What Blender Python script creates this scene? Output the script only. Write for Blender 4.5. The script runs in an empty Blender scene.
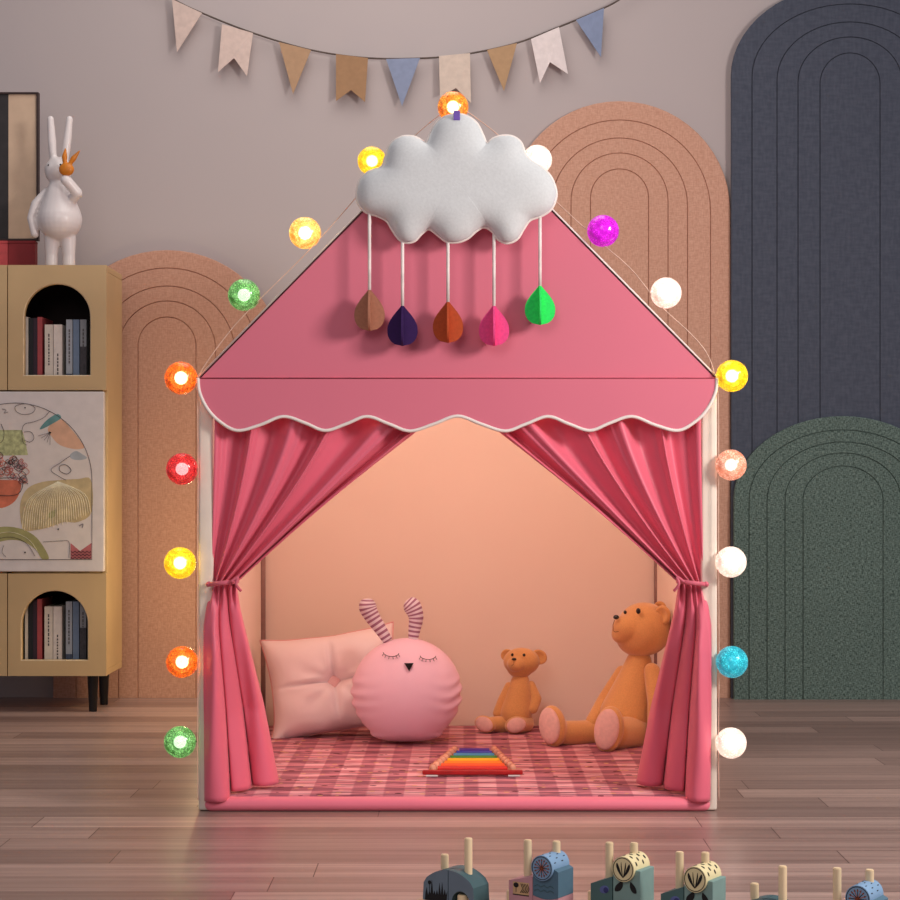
import bpy, bmesh, math, random
from mathutils import Vector, Matrix, Euler, noise as mnoise

random.seed(7)
PI = math.pi
S = bpy.context.scene
COL = S.collection

# ------------------------------------------------------------------ camera
F = 1949.0          # focal length in pixels of the 900 px frame
CX, CY, CZ = 463.0, 480.0, 0.673
cam_d = bpy.data.cameras.new('camera')
cam = bpy.data.objects.new('camera', cam_d)
COL.objects.link(cam)
cam.location = (0, 0, CZ)
cam.rotation_euler = (PI / 2, 0, 0)
cam_d.sensor_width = 36
cam_d.lens = F / 900 * 36
cam_d.shift_x = -(CX - 450) / 900
cam_d.shift_y = (CY - 450) / 900
cam_d.clip_start = 0.05
S.camera = cam


def P(px, py, Y):
    """point of the place seen at a photo position, at distance Y"""
    return Vector(((px - CX) * Y / F, Y, CZ + (CY - py) * Y / F))


def floorY(py, z=0.0):
    return F * (CZ - z) / (py - CY)


# ------------------------------------------------------------------ materials
def lin(c):
    return tuple(((v / 255) / 12.92 if v / 255 <= 0.04045 else ((v / 255 + 0.055) / 1.055) ** 2.4) for v in c) + (1.0,)


class NT:
    def __init__(s, name):
        s.m = bpy.data.materials.new(name)
        s.m.use_nodes = True
        s.t = s.m.node_tree
        s.b = s.t.nodes['Principled BSDF']
        s.out = s.t.nodes['Material Output']

    def n(s, kind, **kw):
        nd = s.t.nodes.new(kind)
        for k, v in kw.items():
            if k.startswith('i_'):
                key = k[2:]
                key = int(key) if key.isdigit() else key.replace('_', ' ')
                nd.inputs[key].default_value = v
            else:
                setattr(nd, k, v)
        return nd

    def l(s, a, b):
        s.t.links.new(a, b)

    def coords(s, scale=(1, 1, 1), rot=(0, 0, 0)):
        tc = s.n('ShaderNodeTexCoord')
        mp = s.n('ShaderNodeMapping')
        mp.inputs['Scale'].default_value = scale
        mp.inputs['Rotation'].default_value = rot
        s.l(tc.outputs['Object'], mp.inputs['Vector'])
        return mp.outputs['Vector']

    def mix(s, fac, a, b, blend='MIX'):
        nd = s.n('ShaderNodeMix', data_type='RGBA', blend_type=blend)
        for sock, v in ((nd.inputs[0], fac), (nd.inputs[6], a), (nd.inputs[7], b)):
            if hasattr(v, 'node'):
                s.l(v, sock)
            else:
                sock.default_value = v
        return nd.outputs[2]

    def math(s, op, a, b=0.0, c=0.0, clamp=False):
        nd = s.n('ShaderNodeMath', operation=op, use_clamp=clamp)
        for i, v in enumerate((a, b, c)):
            if hasattr(v, 'node'):
                s.l(v, nd.inputs[i])
            else:
                nd.inputs[i].default_value = v
        return nd.outputs[0]

    def ramp(s, x, lo, hi):
        nd = s.n('ShaderNodeMapRange')
        nd.inputs[1].default_value = lo
        nd.inputs[2].default_value = hi
        s.l(x, nd.inputs[0])
        return nd.outputs[0]

    def bump(s, h, strength=0.2, dist=0.002):
        nd = s.n('ShaderNodeBump')
        nd.inputs['Strength'].default_value = strength
        nd.inputs['Distance'].default_value = dist
        s.l(h, nd.inputs['Height'])
        s.l(nd.outputs['Normal'], s.b.inputs['Normal'])


MATS = {}


def mat(name, rgb, rough=0.6, var=0.08, scale=30.0, bump=0.15, bdist=0.001, sheen=0.0, spec=0.4, stretch=(1, 1, 1), metal=0.0, coat=0.0):
    if name in MATS:
        return MATS[name]
    w = NT(name)
    v = w.coords(stretch)
    nz = w.n('ShaderNodeTexNoise', i_Scale=scale, i_Detail=4.0)
    w.l(v, nz.inputs['Vector'])
    a = lin(tuple(min(255, c * (1 + var)) for c in rgb))
    b = lin(tuple(c * (1 - var) for c in rgb))
    w.l(w.mix(w.ramp(nz.outputs[0], 0.3, 0.7), b, a), w.b.inputs['Base Color'])
    w.b.inputs['Roughness'].default_value = rough
    w.b.inputs['Specular IOR Level'].default_value = spec
    w.b.inputs['Metallic'].default_value = metal
    w.b.inputs['Sheen Weight'].default_value = sheen
    w.b.inputs['Coat Weight'].default_value = coat
    if bump:
        w.bump(nz.outputs[0], bump, bdist)
    MATS[name] = w.m
    return w.m


def emit(name, rgb, strength):
    if name in MATS:
        return MATS[name]
    w = NT(name)
    nz = w.n('ShaderNodeTexNoise', i_Scale=90.0)
    w.l(w.coords(), nz.inputs['Vector'])
    w.l(w.mix(nz.outputs[0], lin(rgb), lin(tuple(min(255, c * 1.06 + 6) for c in rgb))), w.b.inputs['Emission Color'])
    w.b.inputs['Base Color'].default_value = lin(rgb)
    w.b.inputs['Emission Strength'].default_value = strength
    MATS[name] = w.m
    return w.m


def weave(name, rgb, rgb2, scale, rough=0.9, fine=260.0):
    """coarse woven cloth over a board"""
    if name in MATS:
        return MATS[name]
    w = NT(name)
    v1 = w.coords((fine, fine, fine * 0.25))
    v2 = w.coords((fine * 0.25, fine, fine))
    n1 = w.n('ShaderNodeTexNoise', i_Scale=1.0, i_Detail=2.0)
    n2 = w.n('ShaderNodeTexNoise', i_Scale=1.0, i_Detail=2.0)
    n3 = w.n('ShaderNodeTexNoise', i_Scale=scale, i_Detail=5.0)
    w.l(v1, n1.inputs['Vector'])
    w.l(v2, n2.inputs['Vector'])
    w.l(w.coords(), n3.inputs['Vector'])
    h = w.math('ADD', w.math('MULTIPLY', n1.outputs[0], 0.5), w.math('MULTIPLY', n2.outputs[0], 0.5))
    c = w.mix(w.ramp(h, 0.38, 0.62), lin(rgb2), lin(rgb))
    c = w.mix(w.math('MULTIPLY', n3.outputs[0], 0.35), c, lin(rgb2))
    w.l(c, w.b.inputs['Base Color'])
    w.b.inputs['Roughness'].default_value = rough
    w.b.inputs['Specular IOR Level'].default_value = 0.15
    w.bump(h, 0.35, 0.0015)
    MATS[name] = w.m
    return w.m


def stripes(name, a, b, freq, axis=2, duty=0.0, rough=0.8):
    if name in MATS:
        return MATS[name]
    w = NT(name)
    uv = w.n('ShaderNodeUVMap')
    sp = w.n('ShaderNodeSeparateXYZ')
    w.l(uv.outputs[0], sp.inputs[0])
    s = w.math('SINE', w.math('MULTIPLY', sp.outputs[axis], freq * 2 * PI))
    f = w.ramp(s, duty - 0.15, duty + 0.15)
    w.l(w.mix(f, lin(a), lin(b)), w.b.inputs['Base Color'])
    w.b.inputs['Roughness'].default_value = rough
    MATS[name] = w.m
    return w.m


# ------------------------------------------------------------------ object helpers
def thing(name, label, cat, loc, group=None):
    o = bpy.data.objects.new(name, None)
    o.empty_display_size = 0.05
    COL.objects.link(o)
    o.location = loc
    tag(o, label, cat, group)
    return o


def tag(o, label, cat, group=None):
    o['label'] = label
    o['category'] = cat
    if group:
        o['group'] = group
    return o


def origin(o):
    v = Vector((0, 0, 0))
    while o:
        v += Vector(o.location)
        o = o.parent
    return v


def obj(name, bm, m, parent=None, smooth=False, loc=None, label=None, autos=None):
    """link a bmesh (built in world coordinates) as one mesh object"""
    me = bpy.data.meshes.new(name)
    bmesh.ops.recalc_face_normals(bm, faces=bm.faces)
    o = bpy.data.objects.new(name, me)
    base = origin(parent) if parent else Vector((0, 0, 0))
    if loc is not None:
        o.location = Vector(loc) - base
        base = Vector(loc)
    bmesh.ops.translate(bm, verts=bm.verts, vec=-base)
    if smooth:
        for f in bm.faces:
            f.smooth = True
        if autos is not None:
            for e in bm.edges:
                if len(e.link_faces) == 2 and e.calc_face_angle(0) > math.radians(autos):
                    e.smooth = False
    bm.to_mesh(me)
    bm.free()
    for mm in (m if isinstance(m, (list, tuple)) else [m]):
        me.materials.append(mm)
    COL.objects.link(o)
    if parent:
        o.parent = parent
    if label:
        o['label'] = label
    return o


def structure(o):
    o['kind'] = 'structure'
    return o


def box(bm, lo, hi, bev=0.0, mi=0, seg=2):
    lo, hi = Vector(lo), Vector(hi)
    r = bmesh.ops.create_cube(bm, size=1)
    vs = r['verts']
    for v in vs:
        v.co = Vector([lo[i] + (v.co[i] + 0.5) * (hi[i] - lo[i]) for i in range(3)])
    fs = list({f for v in vs for f in v.link_faces})
    for f in fs:
        f.material_index = mi
    if bev:
        es = list({e for f in fs for e in f.edges})
        bmesh.ops.bevel(bm, geom=es, offset=bev, segments=seg, profile=0.5, affect='EDGES')
    return bm


def boxbm(lo, hi, bev=0.0, seg=2):
    return box(bmesh.new(), lo, hi, bev, 0, seg)


def ell(bm, c, r, rot=None, seg=24, mi=0):
    M = Matrix.Translation(c) @ (rot.to_4x4() if rot else Matrix()) @ Matrix.Diagonal((r[0], r[1], r[2], 1))
    k = bmesh.ops.create_uvsphere(bm, u_segments=seg, v_segments=max(8, seg // 2 + 2), radius=1, matrix=M)
    for v in k['verts']:
        for f in v.link_faces:
            f.material_index = mi
            f.smooth = True
    return bm


def cyl(bm, a, b, ra, rb=None, seg=24, mi=0, cap=True):
    a, b = Vector(a), Vector(b)
    rb = ra if rb is None else rb
    d = b - a
    q = d.to_track_quat('Z', 'Y').to_matrix().to_4x4()
    M = Matrix.Translation((a + b) / 2) @ q
    k = bmesh.ops.create_cone(bm, cap_ends=cap, segments=seg, radius1=ra, radius2=rb, depth=d.length, matrix=M)
    for v in k['verts']:
        for f in v.link_faces:
            f.material_index = mi
    return bm


def cap_hull(bm, a, b, ra, rb, seg=16):
    t = bmesh.new()
    ell(t, a, (ra,) * 3, None, seg)
    ell(t, b, (rb,) * 3, None, seg)
    r = bmesh.ops.convex_hull(t, input=t.verts)
    junk = [g for g in r['geom_interior'] if isinstance(g, bmesh.types.BMVert)]
    bmesh.ops.delete(t, geom=[v for v in junk if v.is_valid], context='VERTS')
    me = bpy.data.meshes.new('tmp')
    t.to_mesh(me)
    t.free()
    bm.from_mesh(me)
    bpy.data.meshes.remove(me)


def catmull(pts, per=8, closed=False):
    pts = [Vector(p) for p in pts]
    n = len(pts)
    out = []
    for i in range(n if closed else n - 1):
        g = (lambda k: pts[k % n]) if closed else (lambda k: pts[max(0, min(n - 1, k))])
        p0, p1, p2, p3 = g(i - 1), g(i), g(i + 1), g(i + 2)
        for j in range(per):
            t = j / per
            out.append(0.5 * ((2 * p1) + (p2 - p0) * t + (2 * p0 - 5 * p1 + 4 * p2 - p3) * t * t + (3 * p1 - p0 - 3 * p2 + p3) * t ** 3))
    if not closed:
        out.append(pts[-1])
    return out


def tube(bm, pts, r, seg=8, closed=False, mi=0, uv=False):
    """round tube along pts; r a number or a list"""
    pts = [Vector(p) for p in pts]
    n = len(pts)
    rs = r if isinstance(r, (list, tuple)) else [r] * n
    rings = []
    prev = None
    for i, p in enumerate(pts):
        a = pts[(i - 1) % n] if (closed or i > 0) else p
        b = pts[(i + 1) % n] if (closed or i < n - 1) else p
        t = (b - a).normalized()
        if prev is None:
            u = t.cross(Vector((0, 1, 0)))
            if u.length < 1e-3:
                u = t.cross(Vector((0, 0, 1)))
        else:
            u = prev - t * prev.dot(t)
        u.normalize()
        prev = u
        w = t.cross(u)
        rings.append([bm.verts.new(p + (u * math.cos(2 * PI * k / seg) + w * math.sin(2 * PI * k / seg)) * rs[i]) for k in range(seg)])
    lay = bm.loops.layers.uv.verify() if uv else None
    for i in range(n if closed else n - 1):
        A, B = rings[i], rings[(i + 1) % n]
        for k in range(seg):
            f = bm.faces.new((A[k], A[(k + 1) % seg], B[(k + 1) % seg], B[k]))
            f.smooth = True
            f.material_index = mi
            if uv:
                for lp, vv in zip(f.loops, (i, i, i + 1, i + 1)):
                    lp[lay].uv = (0, vv / (n - 1))
    if not closed:
        for ring in (rings[0], rings[-1]):
            f = bm.faces.new(ring)
            f.material_index = mi
    return bm


def prism(bm, outline, depth_vec, mi=0):
    """closed outline (3-D points) extruded along depth_vec"""
    d = Vector(depth_vec)
    a = [bm.verts.new(Vector(p)) for p in outline]
    b = [bm.verts.new(Vector(p) + d) for p in outline]
    fs = [bm.faces.new(a), bm.faces.new(list(reversed(b)))]
    n = len(a)
    for i in range(n):
        fs.append(bm.faces.new((a[i], b[i], b[(i + 1) % n], a[(i + 1) % n])))
    for f in fs:
        f.material_index = mi
    return bm


def grid(bm, f, nu, nv, mi=0, smooth=True, uv=False):
    vs = [[bm.verts.new(f(i / nu, j / nv)) for j in range(nv + 1)] for i in range(nu + 1)]
    lay = bm.loops.layers.uv.verify() if uv else None
    for i in range(nu):
        for j in range(nv):
            fc = bm.faces.new((vs[i][j], vs[i + 1][j], vs[i + 1][j + 1], vs[i][j + 1]))
            fc.smooth = smooth
            fc.material_index = mi
            if uv:
                for lp, (a, b) in zip(fc.loops, ((i, j), (i + 1, j), (i + 1, j + 1), (i, j + 1))):
                    lp[lay].uv = (a / nu, b / nv)
    return vs


def solidify(o, t, offset=0.0):
    m = o.modifiers.new('thickness', 'SOLIDIFY')
    m.thickness = t
    m.offset = offset
    return o


def blob(bm, voxel=0.003, iters=6, fac=0.5):
    """fuse overlapping closed shapes into one smooth continuous skin"""
    me = bpy.data.meshes.new('tmp')
    bm.to_mesh(me)
    bm.free()
    o = bpy.data.objects.new('tmp', me)
    COL.objects.link(o)
    r = o.modifiers.new('r', 'REMESH')
    r.mode = 'VOXEL'
    r.voxel_size = voxel
    s = o.modifiers.new('s', 'SMOOTH')
    s.factor = fac
    s.iterations = iters
    dg = bpy.context.evaluated_depsgraph_get()
    em = bpy.data.meshes.new_from_object(o.evaluated_get(dg))
    out = bmesh.new()
    out.from_mesh(em)
    bpy.data.objects.remove(o)
    bpy.data.meshes.remove(me)
    bpy.data.meshes.remove(em)
    return out


def arch_line(cx, hw, top, spring, bottom, n=28):
    """pixel outline of an arch, from bottom left over the top to bottom right"""
    pts = [(cx - hw, bottom), (cx - hw, (bottom + spring) / 2)]
    for i in range(n + 1):
        a = PI - PI * i / n
        pts.append((cx + hw * math.cos(a), spring - (spring - top) * math.sin(a)))
    pts += [(cx + hw, (bottom + spring) / 2), (cx + hw, bottom)]
    return pts


# ------------------------------------------------------------------ the setting
WY = 6.04            # back wall
w = NT('painted wall')
nz = w.n('ShaderNodeTexNoise', i_Scale=1.2, i_Detail=3.0)
w.l(w.coords(), nz.inputs['Vector'])
nf = w.n('ShaderNodeTexNoise', i_Scale=160.0, i_Detail=3.0)
w.l(w.coords(), nf.inputs['Vector'])
w.l(w.mix(nz.outputs[0], lin((178, 167, 166)), lin((186, 175, 174))), w.b.inputs['Base Color'])
w.b.inputs['Roughness'].default_value = 0.85
w.bump(nf.outputs[0], 0.08, 0.001)
structure(obj('wall_back', boxbm((-4.5, WY, 0), (4.5, WY + 0.12, 3.2)), w.m))

w = NT('plank floor')
ROWH = 0.118
sx = w.n('ShaderNodeSeparateXYZ')
w.l(w.coords(), sx.inputs[0])
row = w.math('FLOOR', w.math('DIVIDE', sx.outputs[1], ROWH))
wn = w.n('ShaderNodeTexWhiteNoise', noise_dimensions='1D')
w.l(row, wn.inputs['W'])
xs = w.math('ADD', sx.outputs[0], w.math('MULTIPLY', wn.outputs['Value'], 1.3))
cb_ = w.n('ShaderNodeCombineXYZ')
w.l(xs, cb_.inputs[0])
w.l(sx.outputs[1], cb_.inputs[1])
br = w.n('ShaderNodeTexBrick', offset=0.0, offset_frequency=2, squash=1.0)
br.inputs['Scale'].default_value = 1.0
br.inputs['Brick Width'].default_value = 1.3
br.inputs['Row Height'].default_value = ROWH
br.inputs['Mortar Size'].default_value = 0.0011
br.inputs['Mortar Smooth'].default_value = 0.2
br.inputs['Bias'].default_value = 0.0
br.inputs['Color1'].default_value = lin((202, 174, 164))
br.inputs['Color2'].default_value = lin((146, 120, 113))
br.inputs['Mortar'].default_value = lin((84, 54, 50))
w.l(cb_.outputs[0], br.inputs['Vector'])
g1 = w.n('ShaderNodeTexNoise', i_Scale=1.0, i_Detail=5.0, i_Roughness=0.65)
w.l(w.coords((1.1, 34.0, 1.0)), g1.inputs['Vector'])
g2 = w.n('ShaderNodeTexNoise', i_Scale=1.0, i_Detail=3.0)
w.l(w.coords((3.0, 160.0, 1.0)), g2.inputs['Vector'])
c = w.mix(w.ramp(g1.outputs[0], 0.3, 0.72), lin((168, 150, 146)), lin((255, 252, 250)), 'MIX')
col = w.mix(0.75, br.outputs['Color'], c, 'MULTIPLY')
col = w.mix(w.math('MULTIPLY', w.ramp(g2.outputs[0], 0.45, 0.7), 0.22), col, lin((112, 88, 82)))
w.l(col, w.b.inputs['Base Color'])
w.b.inputs['Roughness'].default_value = 0.34
w.b.inputs['Specular IOR Level'].default_value = 0.45
w.bump(g2.outputs[0], 0.05, 0.001)
structure(obj('floor', boxbm((-4.5, -1.5, -0.06), (4.5, WY + 0.12, 0)), w.m))

# ------------------------------------------------------------------ arched wall panels
M_PINKP = weave('terracotta pink panel cloth', (214, 168, 146), (192, 144, 122), 6.0)
M_NAVY = weave('slate navy panel cloth', (84, 89, 102), (72, 77, 90), 5.0, fine=120)
M_GREEN = weave('dark green panel cloth', (128, 148, 140), (50, 64, 60), 4.0, fine=430)


def arch_panel(label, cx, rings, spring_of, Yf, m, bottom=None, thick=0.018):
    """upholstered arch board; rings = (half width, top) from the rim inwards, a groove between each two"""
    t = thing('arch_wall_panel', label, 'wall panel', ((cx - CX) * Yf / F, Yf, 0), 'arched wall panels')
    bot = CY + F * (CZ - 0.0) / Yf
    lines = []
    gw = 0.9

    def add(hw, top, sp, dy):
        lines.append([P(x, y, Yf) + Vector((0, dy, 0)) for x, y in arch_line(cx, hw, top, sp, bot)])
    for k, (hw, top) in enumerate(rings):
        sp = spring_of[k]
        if k == 0:
            add(hw, top, sp, thick)
            add(hw, top, sp, 0.002)
            add(hw - 0.8, top + 0.8, sp, 0.0)
        else:
            add(hw + gw * 0.6, top - gw * 0.6, sp, 0.0)
            add(hw + gw * 0.2, top - gw * 0.2, sp, 0.005)
            add(hw - gw * 0.2, top + gw * 0.2, sp, 0.005)
            add(hw - gw * 0.6, top + gw * 0.6, sp, 0.0)
    bm = bmesh.new()
    rows = [[bm.verts.new(p) for p in L] for L in lines]
    for A, B in zip(rows, rows[1:]):
        for i in range(len(A) - 1):
            bm.faces.new((A[i], A[i + 1], B[i + 1], B[i]))
    bm.faces.new(rows[-1])
    bm.faces.new(list(reversed(rows[0])))
    obj('board', bm, m, t)
    return t


PR = [(111, 101), (91, 120), (68, 138), (48.5, 153), (29, 169)]
SPR = [211, 211, 206, 201, 198]
arch_panel('terracotta pink arched wall panel rising behind the tent roof, beside the navy panel', 619.5, PR, SPR, WY - 0.021, M_PINKP)
arch_panel('lower terracotta pink arched wall panel between the bookcase and the tent', 167, [(114, 250)] + [(h, t + 148) for h, t in PR[1:]], [s + 148 for s in SPR], WY - 0.021, M_PINKP)
arch_panel('tallest arched wall panel, slate navy, standing behind the dark green one', 850, [(118.5, -16), (98, 4), (73, 22), (52, 37), (30, 53)], [75, 77, 80, 82, 84], WY - 0.043, M_NAVY)
arch_panel('low dark green textured arched panel standing against the navy panel', 843, [(109, 416), (94, 430), (76, 442), (58, 453), (40, 466)], [500, 500, 500, 500, 500], WY - 0.066, M_GREEN)

# ------------------------------------------------------------------ bunting
BY = WY - 0.03
M_CORD = mat('dark bunting cord', (92, 80, 74), 0.8)
bt = thing('bunting', 'string of nine pastel paper flags swagged across the wall above the tent', 'bunting', P(427, 57, BY))
cordp = catmull([(120, -32, 0), (173, -1, 0), (202, 13, 0), (253, 33, 0), (311, 50, 0), (368, 58, 0), (427, 58, 0), (470, 53.5, 0), (517, 43, 0), (559, 27, 0), (604, 8, 0), (625, -4, 0), (665, -30, 0)], 6)
bm = bmesh.new()
tube(bm, [P(p.x, p.y, BY) for p in cordp], 0.0028, 6)
obj('cord', bm, M_CORD, bt, True)
for px, py in ((120, -32), (665, -30)):
    bm = bmesh.new()
    cyl(bm, P(px, py, BY - 0.01), P(px, py, WY), 0.006, seg=12)
    obj('wall_hook', bm, M_CORD, bt)
flags = [
    ('pale pink pennant', (206, 184, 174), [(172, -1), (202, 13), (177, 52)]),
    ('pale pink swallowtail flag', (210, 188, 178), [(222, 24), (253, 33), (247, 76), (234, 58), (218, 72)]),
    ('tan pennant', (176, 142, 112), [(279, 42), (311, 50), (293, 94)]),
    ('brown swallowtail flag', (160, 124, 92), [(336, 54), (368, 58), (365, 102), (351, 90), (336, 101)]),
    ('blue grey pennant', (136, 146, 172), [(386, 59), (420, 58), (402, 106)]),
    ('cream swallowtail flag', (208, 190, 176), [(439, 56), (470, 53), (471, 103), (456, 88), (440, 97)]),
    ('ochre pennant', (176, 142, 108), [(487, 50), (517, 43), (504, 91)]),
    ('white swallowtail flag', (224, 212, 210), [(531, 39), (559, 27), (568, 74), (550, 62), (540, 83)]),
    ('blue pennant', (130, 142, 170), [(576, 20), (604, 8), (601, 57)])]
for i, (lab, rgb, pts) in enumerate(flags):
    bm = bmesh.new()
    prism(bm, [P(x, y, BY - 0.004 - (0.006 if y > 45 and j > 1 else 0)) for j, (x, y) in enumerate(pts)], (0, 0.0025, 0))
    obj('flag', bm, mat('flag paper ' + lab, rgb, 0.9, 0.03, 60), bt, label=lab)

# ------------------------------------------------------------------ the bookcase
CYF, CYB = 5.62, 5.88
M_OAK = mat('honey beige lacquer', (206, 176, 130), 0.5, 0.04, 4.0, 0.03)
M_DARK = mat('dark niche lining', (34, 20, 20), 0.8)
M_BEVEL_HI = mat('niche bevel highlight', (222, 200, 166), 0.5)  # highlight on the niche bevel, put into the colour
M_BLACK = mat('black leg lacquer', (18, 16, 17), 0.35)
M_WHITE = mat('white lacquer', (226, 218, 214), 0.5, 0.02)
XL, XR = P(-93, 0, CYF).x, P(106.3, 0, CYF).x


def pz(py, Y=CYF):
    return CZ + (CY - py) * Y / F


def pxx(px, Y=CYF):
    return (px - CX) * Y / F


ZT, ZB = pz(265), pz(676)
case = thing('bookcase', 'beige bookcase on black legs with arched niches and a drawn picture panel', 'bookcase', ((XL + XR) / 2, CYF, 0))
bm = bmesh.new()
T = 0.018
box(bm, (XL, CYF + 0.02, ZT - T), (XR, CYB, ZT), 0.002)
box(bm, (XL, CYF + 0.02, ZB), (XR, CYB, ZB + T), 0.002)
box(bm, (XL, CYF + 0.02, ZB + T), (XL + T, CYB, ZT - T), 0.002)
box(bm, (XR - T, CYF + 0.02, ZB + T), (XR, CYB, ZT - T), 0.002)
XM = pxx(7.5)
box(bm, (XM - 0.008, CYF + 0.022, ZB + T), (XM + 0.008, CYB, ZT - T))
box(bm, (XL + T, CYF + 0.022, pz(391) - 0.008), (XR - T, CYB - 0.01, pz(391) + 0.008))
box(bm, (XL + T, CYF + 0.022, pz(572.5) - 0.008), (XR - T, CYB - 0.01, pz(572.5) + 0.008))
obj('carcass', bm, M_OAK, case)
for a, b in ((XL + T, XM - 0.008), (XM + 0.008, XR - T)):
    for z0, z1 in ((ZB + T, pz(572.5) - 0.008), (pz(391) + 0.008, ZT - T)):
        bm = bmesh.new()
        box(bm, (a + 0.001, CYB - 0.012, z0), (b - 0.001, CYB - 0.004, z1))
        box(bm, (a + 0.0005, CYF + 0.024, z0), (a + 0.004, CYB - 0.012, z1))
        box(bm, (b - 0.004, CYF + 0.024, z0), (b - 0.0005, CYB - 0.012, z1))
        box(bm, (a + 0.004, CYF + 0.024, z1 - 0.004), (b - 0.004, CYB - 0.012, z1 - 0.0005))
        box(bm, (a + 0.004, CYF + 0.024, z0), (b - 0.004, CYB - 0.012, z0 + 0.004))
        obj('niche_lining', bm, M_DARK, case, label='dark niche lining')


def niche_door(x0, x1, y0, y1, cx, hw, top, spring, bot):
    """front board with an arched opening (all in pixels at the front)"""
    inner = arch_line(cx, hw, top, spring, bot, 24)
    c = (cx, (top + bot) / 2)
    bm = bmesh.new()

    def to_rect(p):
        dx, dy = p[0] - c[0], p[1] - c[1]
        s = 1e9
        if dx > 1e-6: s = min(s, (x1 - c[0]) / dx)
        if dx < -1e-6: s = min(s, (x0 - c[0]) / dx)
        if dy > 1e-6: s = min(s, (y1 - c[1]) / dy)
        if dy < -1e-6: s = min(s, (y0 - c[1]) / dy)
        return (c[0] + dx * s, c[1] + dy * s)
    # densify and add the points facing the four corners of the board
    dens = []
    n = len(inner)
    for i in range(n):
        a, b = inner[i], inner[(i + 1) % n]
        dens += [(a[0] + (b[0] - a[0]) * k / 4, a[1] + (b[1] - a[1]) * k / 4) for k in range(4)]
    outer = [to_rect(p) for p in dens]
    for corner in ((x0, y0), (x1, y0), (x1, y1), (x0, y1)):
        k = min(range(len(outer)), key=lambda i: (outer[i][0] - corner[0]) ** 2 + (outer[i][1] - corner[1]) ** 2)
        outer[k] = corner
    def row(pts, dy, grow=0.0):
        out = []
        for p in pts:
            q = P(p[0], p[1], CYF)
            q.y += dy
            out.append(bm.verts.new(q))
        return out
    rim = [(c[0] + (p[0] - c[0]) * 1.025, c[1] + (p[1] - c[1]) * 1.02) for p in dens]
    rows = [row(outer, 0.02), row(outer, 0.0), row(rim, 0.0), row(dens, 0.0035), row(dens, 0.02)]
    n = len(dens)
    for k, (A, B) in enumerate(zip(rows, rows[1:])):
        for i in range(n):
            f = bm.faces.new((A[i], A[(i + 1) % n], B[(i + 1) % n], B[i]))
            f.material_index = 1 if k == 2 else 0  # bevel faces get the painted highlight
    for i in range(n):
        bm.faces.new((rows[4][i], rows[4][(i + 1) % n], rows[0][(i + 1) % n], rows[0][i]))
    return obj('niche_front', bm, [M_OAK, M_BEVEL_HI], case)


niche_door(8, 106.3, 265, 390, 57, 33, 284, 317, 375)
niche_door(8, 106.3, 573.5, 676, 54.5, 33, 591, 624, 660)
niche_door(-93, 7, 265, 390, -42, 33, 284, 317, 375)
niche_door(-93, 7, 573.5, 676, -40, 33, 591, 624, 660)
# legs
for px, Y in ((93, CYF + 0.05), (104, CYB - 0.04), (-78, CYF + 0.05), (-70, CYB - 0.04)):
    X = pxx(px, Y)
    bm = bmesh.new()
    cyl(bm, (X, Y, 0), (X, Y, ZB), 0.0115, 0.0165, 20)
    obj('leg', bm, M_BLACK, case, True, autos=40)

# picture panel: white board with an arched drawing
pan = obj('picture_front', boxbm(P(-90, 571.5, CYF - 0.004), P(104.2, 391.7, CYF) + Vector((0, 0.018, 0)), 0.002), M_WHITE, case, label='white board with an arched drawing of faces')
AY = CYF - 0.0045
AM = [mat('drawing paper', (228, 218, 210), 0.9, 0.02), mat('drawing ink', (70, 60, 62), 0.9), mat('drawing peach', (226, 180, 150), 0.9, 0.05),
      mat('drawing teal', (106, 152, 152), 0.9), mat('drawing straw', (204, 184, 140), 0.9, 0.08), mat('drawing olive', (168, 164, 110), 0.9, 0.08),
      mat('drawing coral', (212, 120, 92), 0.9, 0.12), mat('drawing green knit', (186, 190, 140), 0.9, 0.15, 90), mat('drawing grey', (176, 182, 186), 0.9),
      mat('drawing pale straw line', (244, 232, 202), 0.9), mat('drawing rose', (190, 110, 112), 0.9), mat('drawing black', (22, 20, 22), 0.9)]
bm = bmesh.new()


def ink(pts, wd=0.45, mi=1, lift=0.0009, closed=False):
    q = catmull([(x, y, 0) for x, y in pts], 5, closed)
    tube(bm, [P(p.x, p.y, AY - lift) for p in q], wd * CYF / F * 0.5, 5, closed, mi)


def patch(pts, mi, lift=0.0004, curved=True):
    q = catmull([(x, y, 0) for x, y in pts], 4, True) if curved else [Vector((x, y, 0)) for x, y in pts]
    prism(bm, [P(p.x, p.y, AY - lift) for p in q], (0, 0.0003, 0), mi)


archo = arch_line(15, 77, 403, 480, 559.5, 40)
prism(bm, [P(x, y, AY - 0.0002) for x, y in archo], (0, 0.0006, 0), 0)
tube(bm, [P(x, y, AY - 0.0006) for x, y in archo], 0.0008, 5, True, 1)
# peach cheek with teal band
patch([(48, 428), (60, 419), (72, 430), (82, 443), (84, 448), (74, 449), (60, 445), (52, 437)], 2)
patch([(40, 428), (47, 420), (57, 414), (61, 418), (52, 424), (42, 429)], 3, 0.0006)
for k in range(5):
    ink([(50, 432.5), (38 + k * 3, 436 + k * 2.2)], 0.3)
ink([(49, 432), (51, 433)], 1.2, 11)
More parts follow.
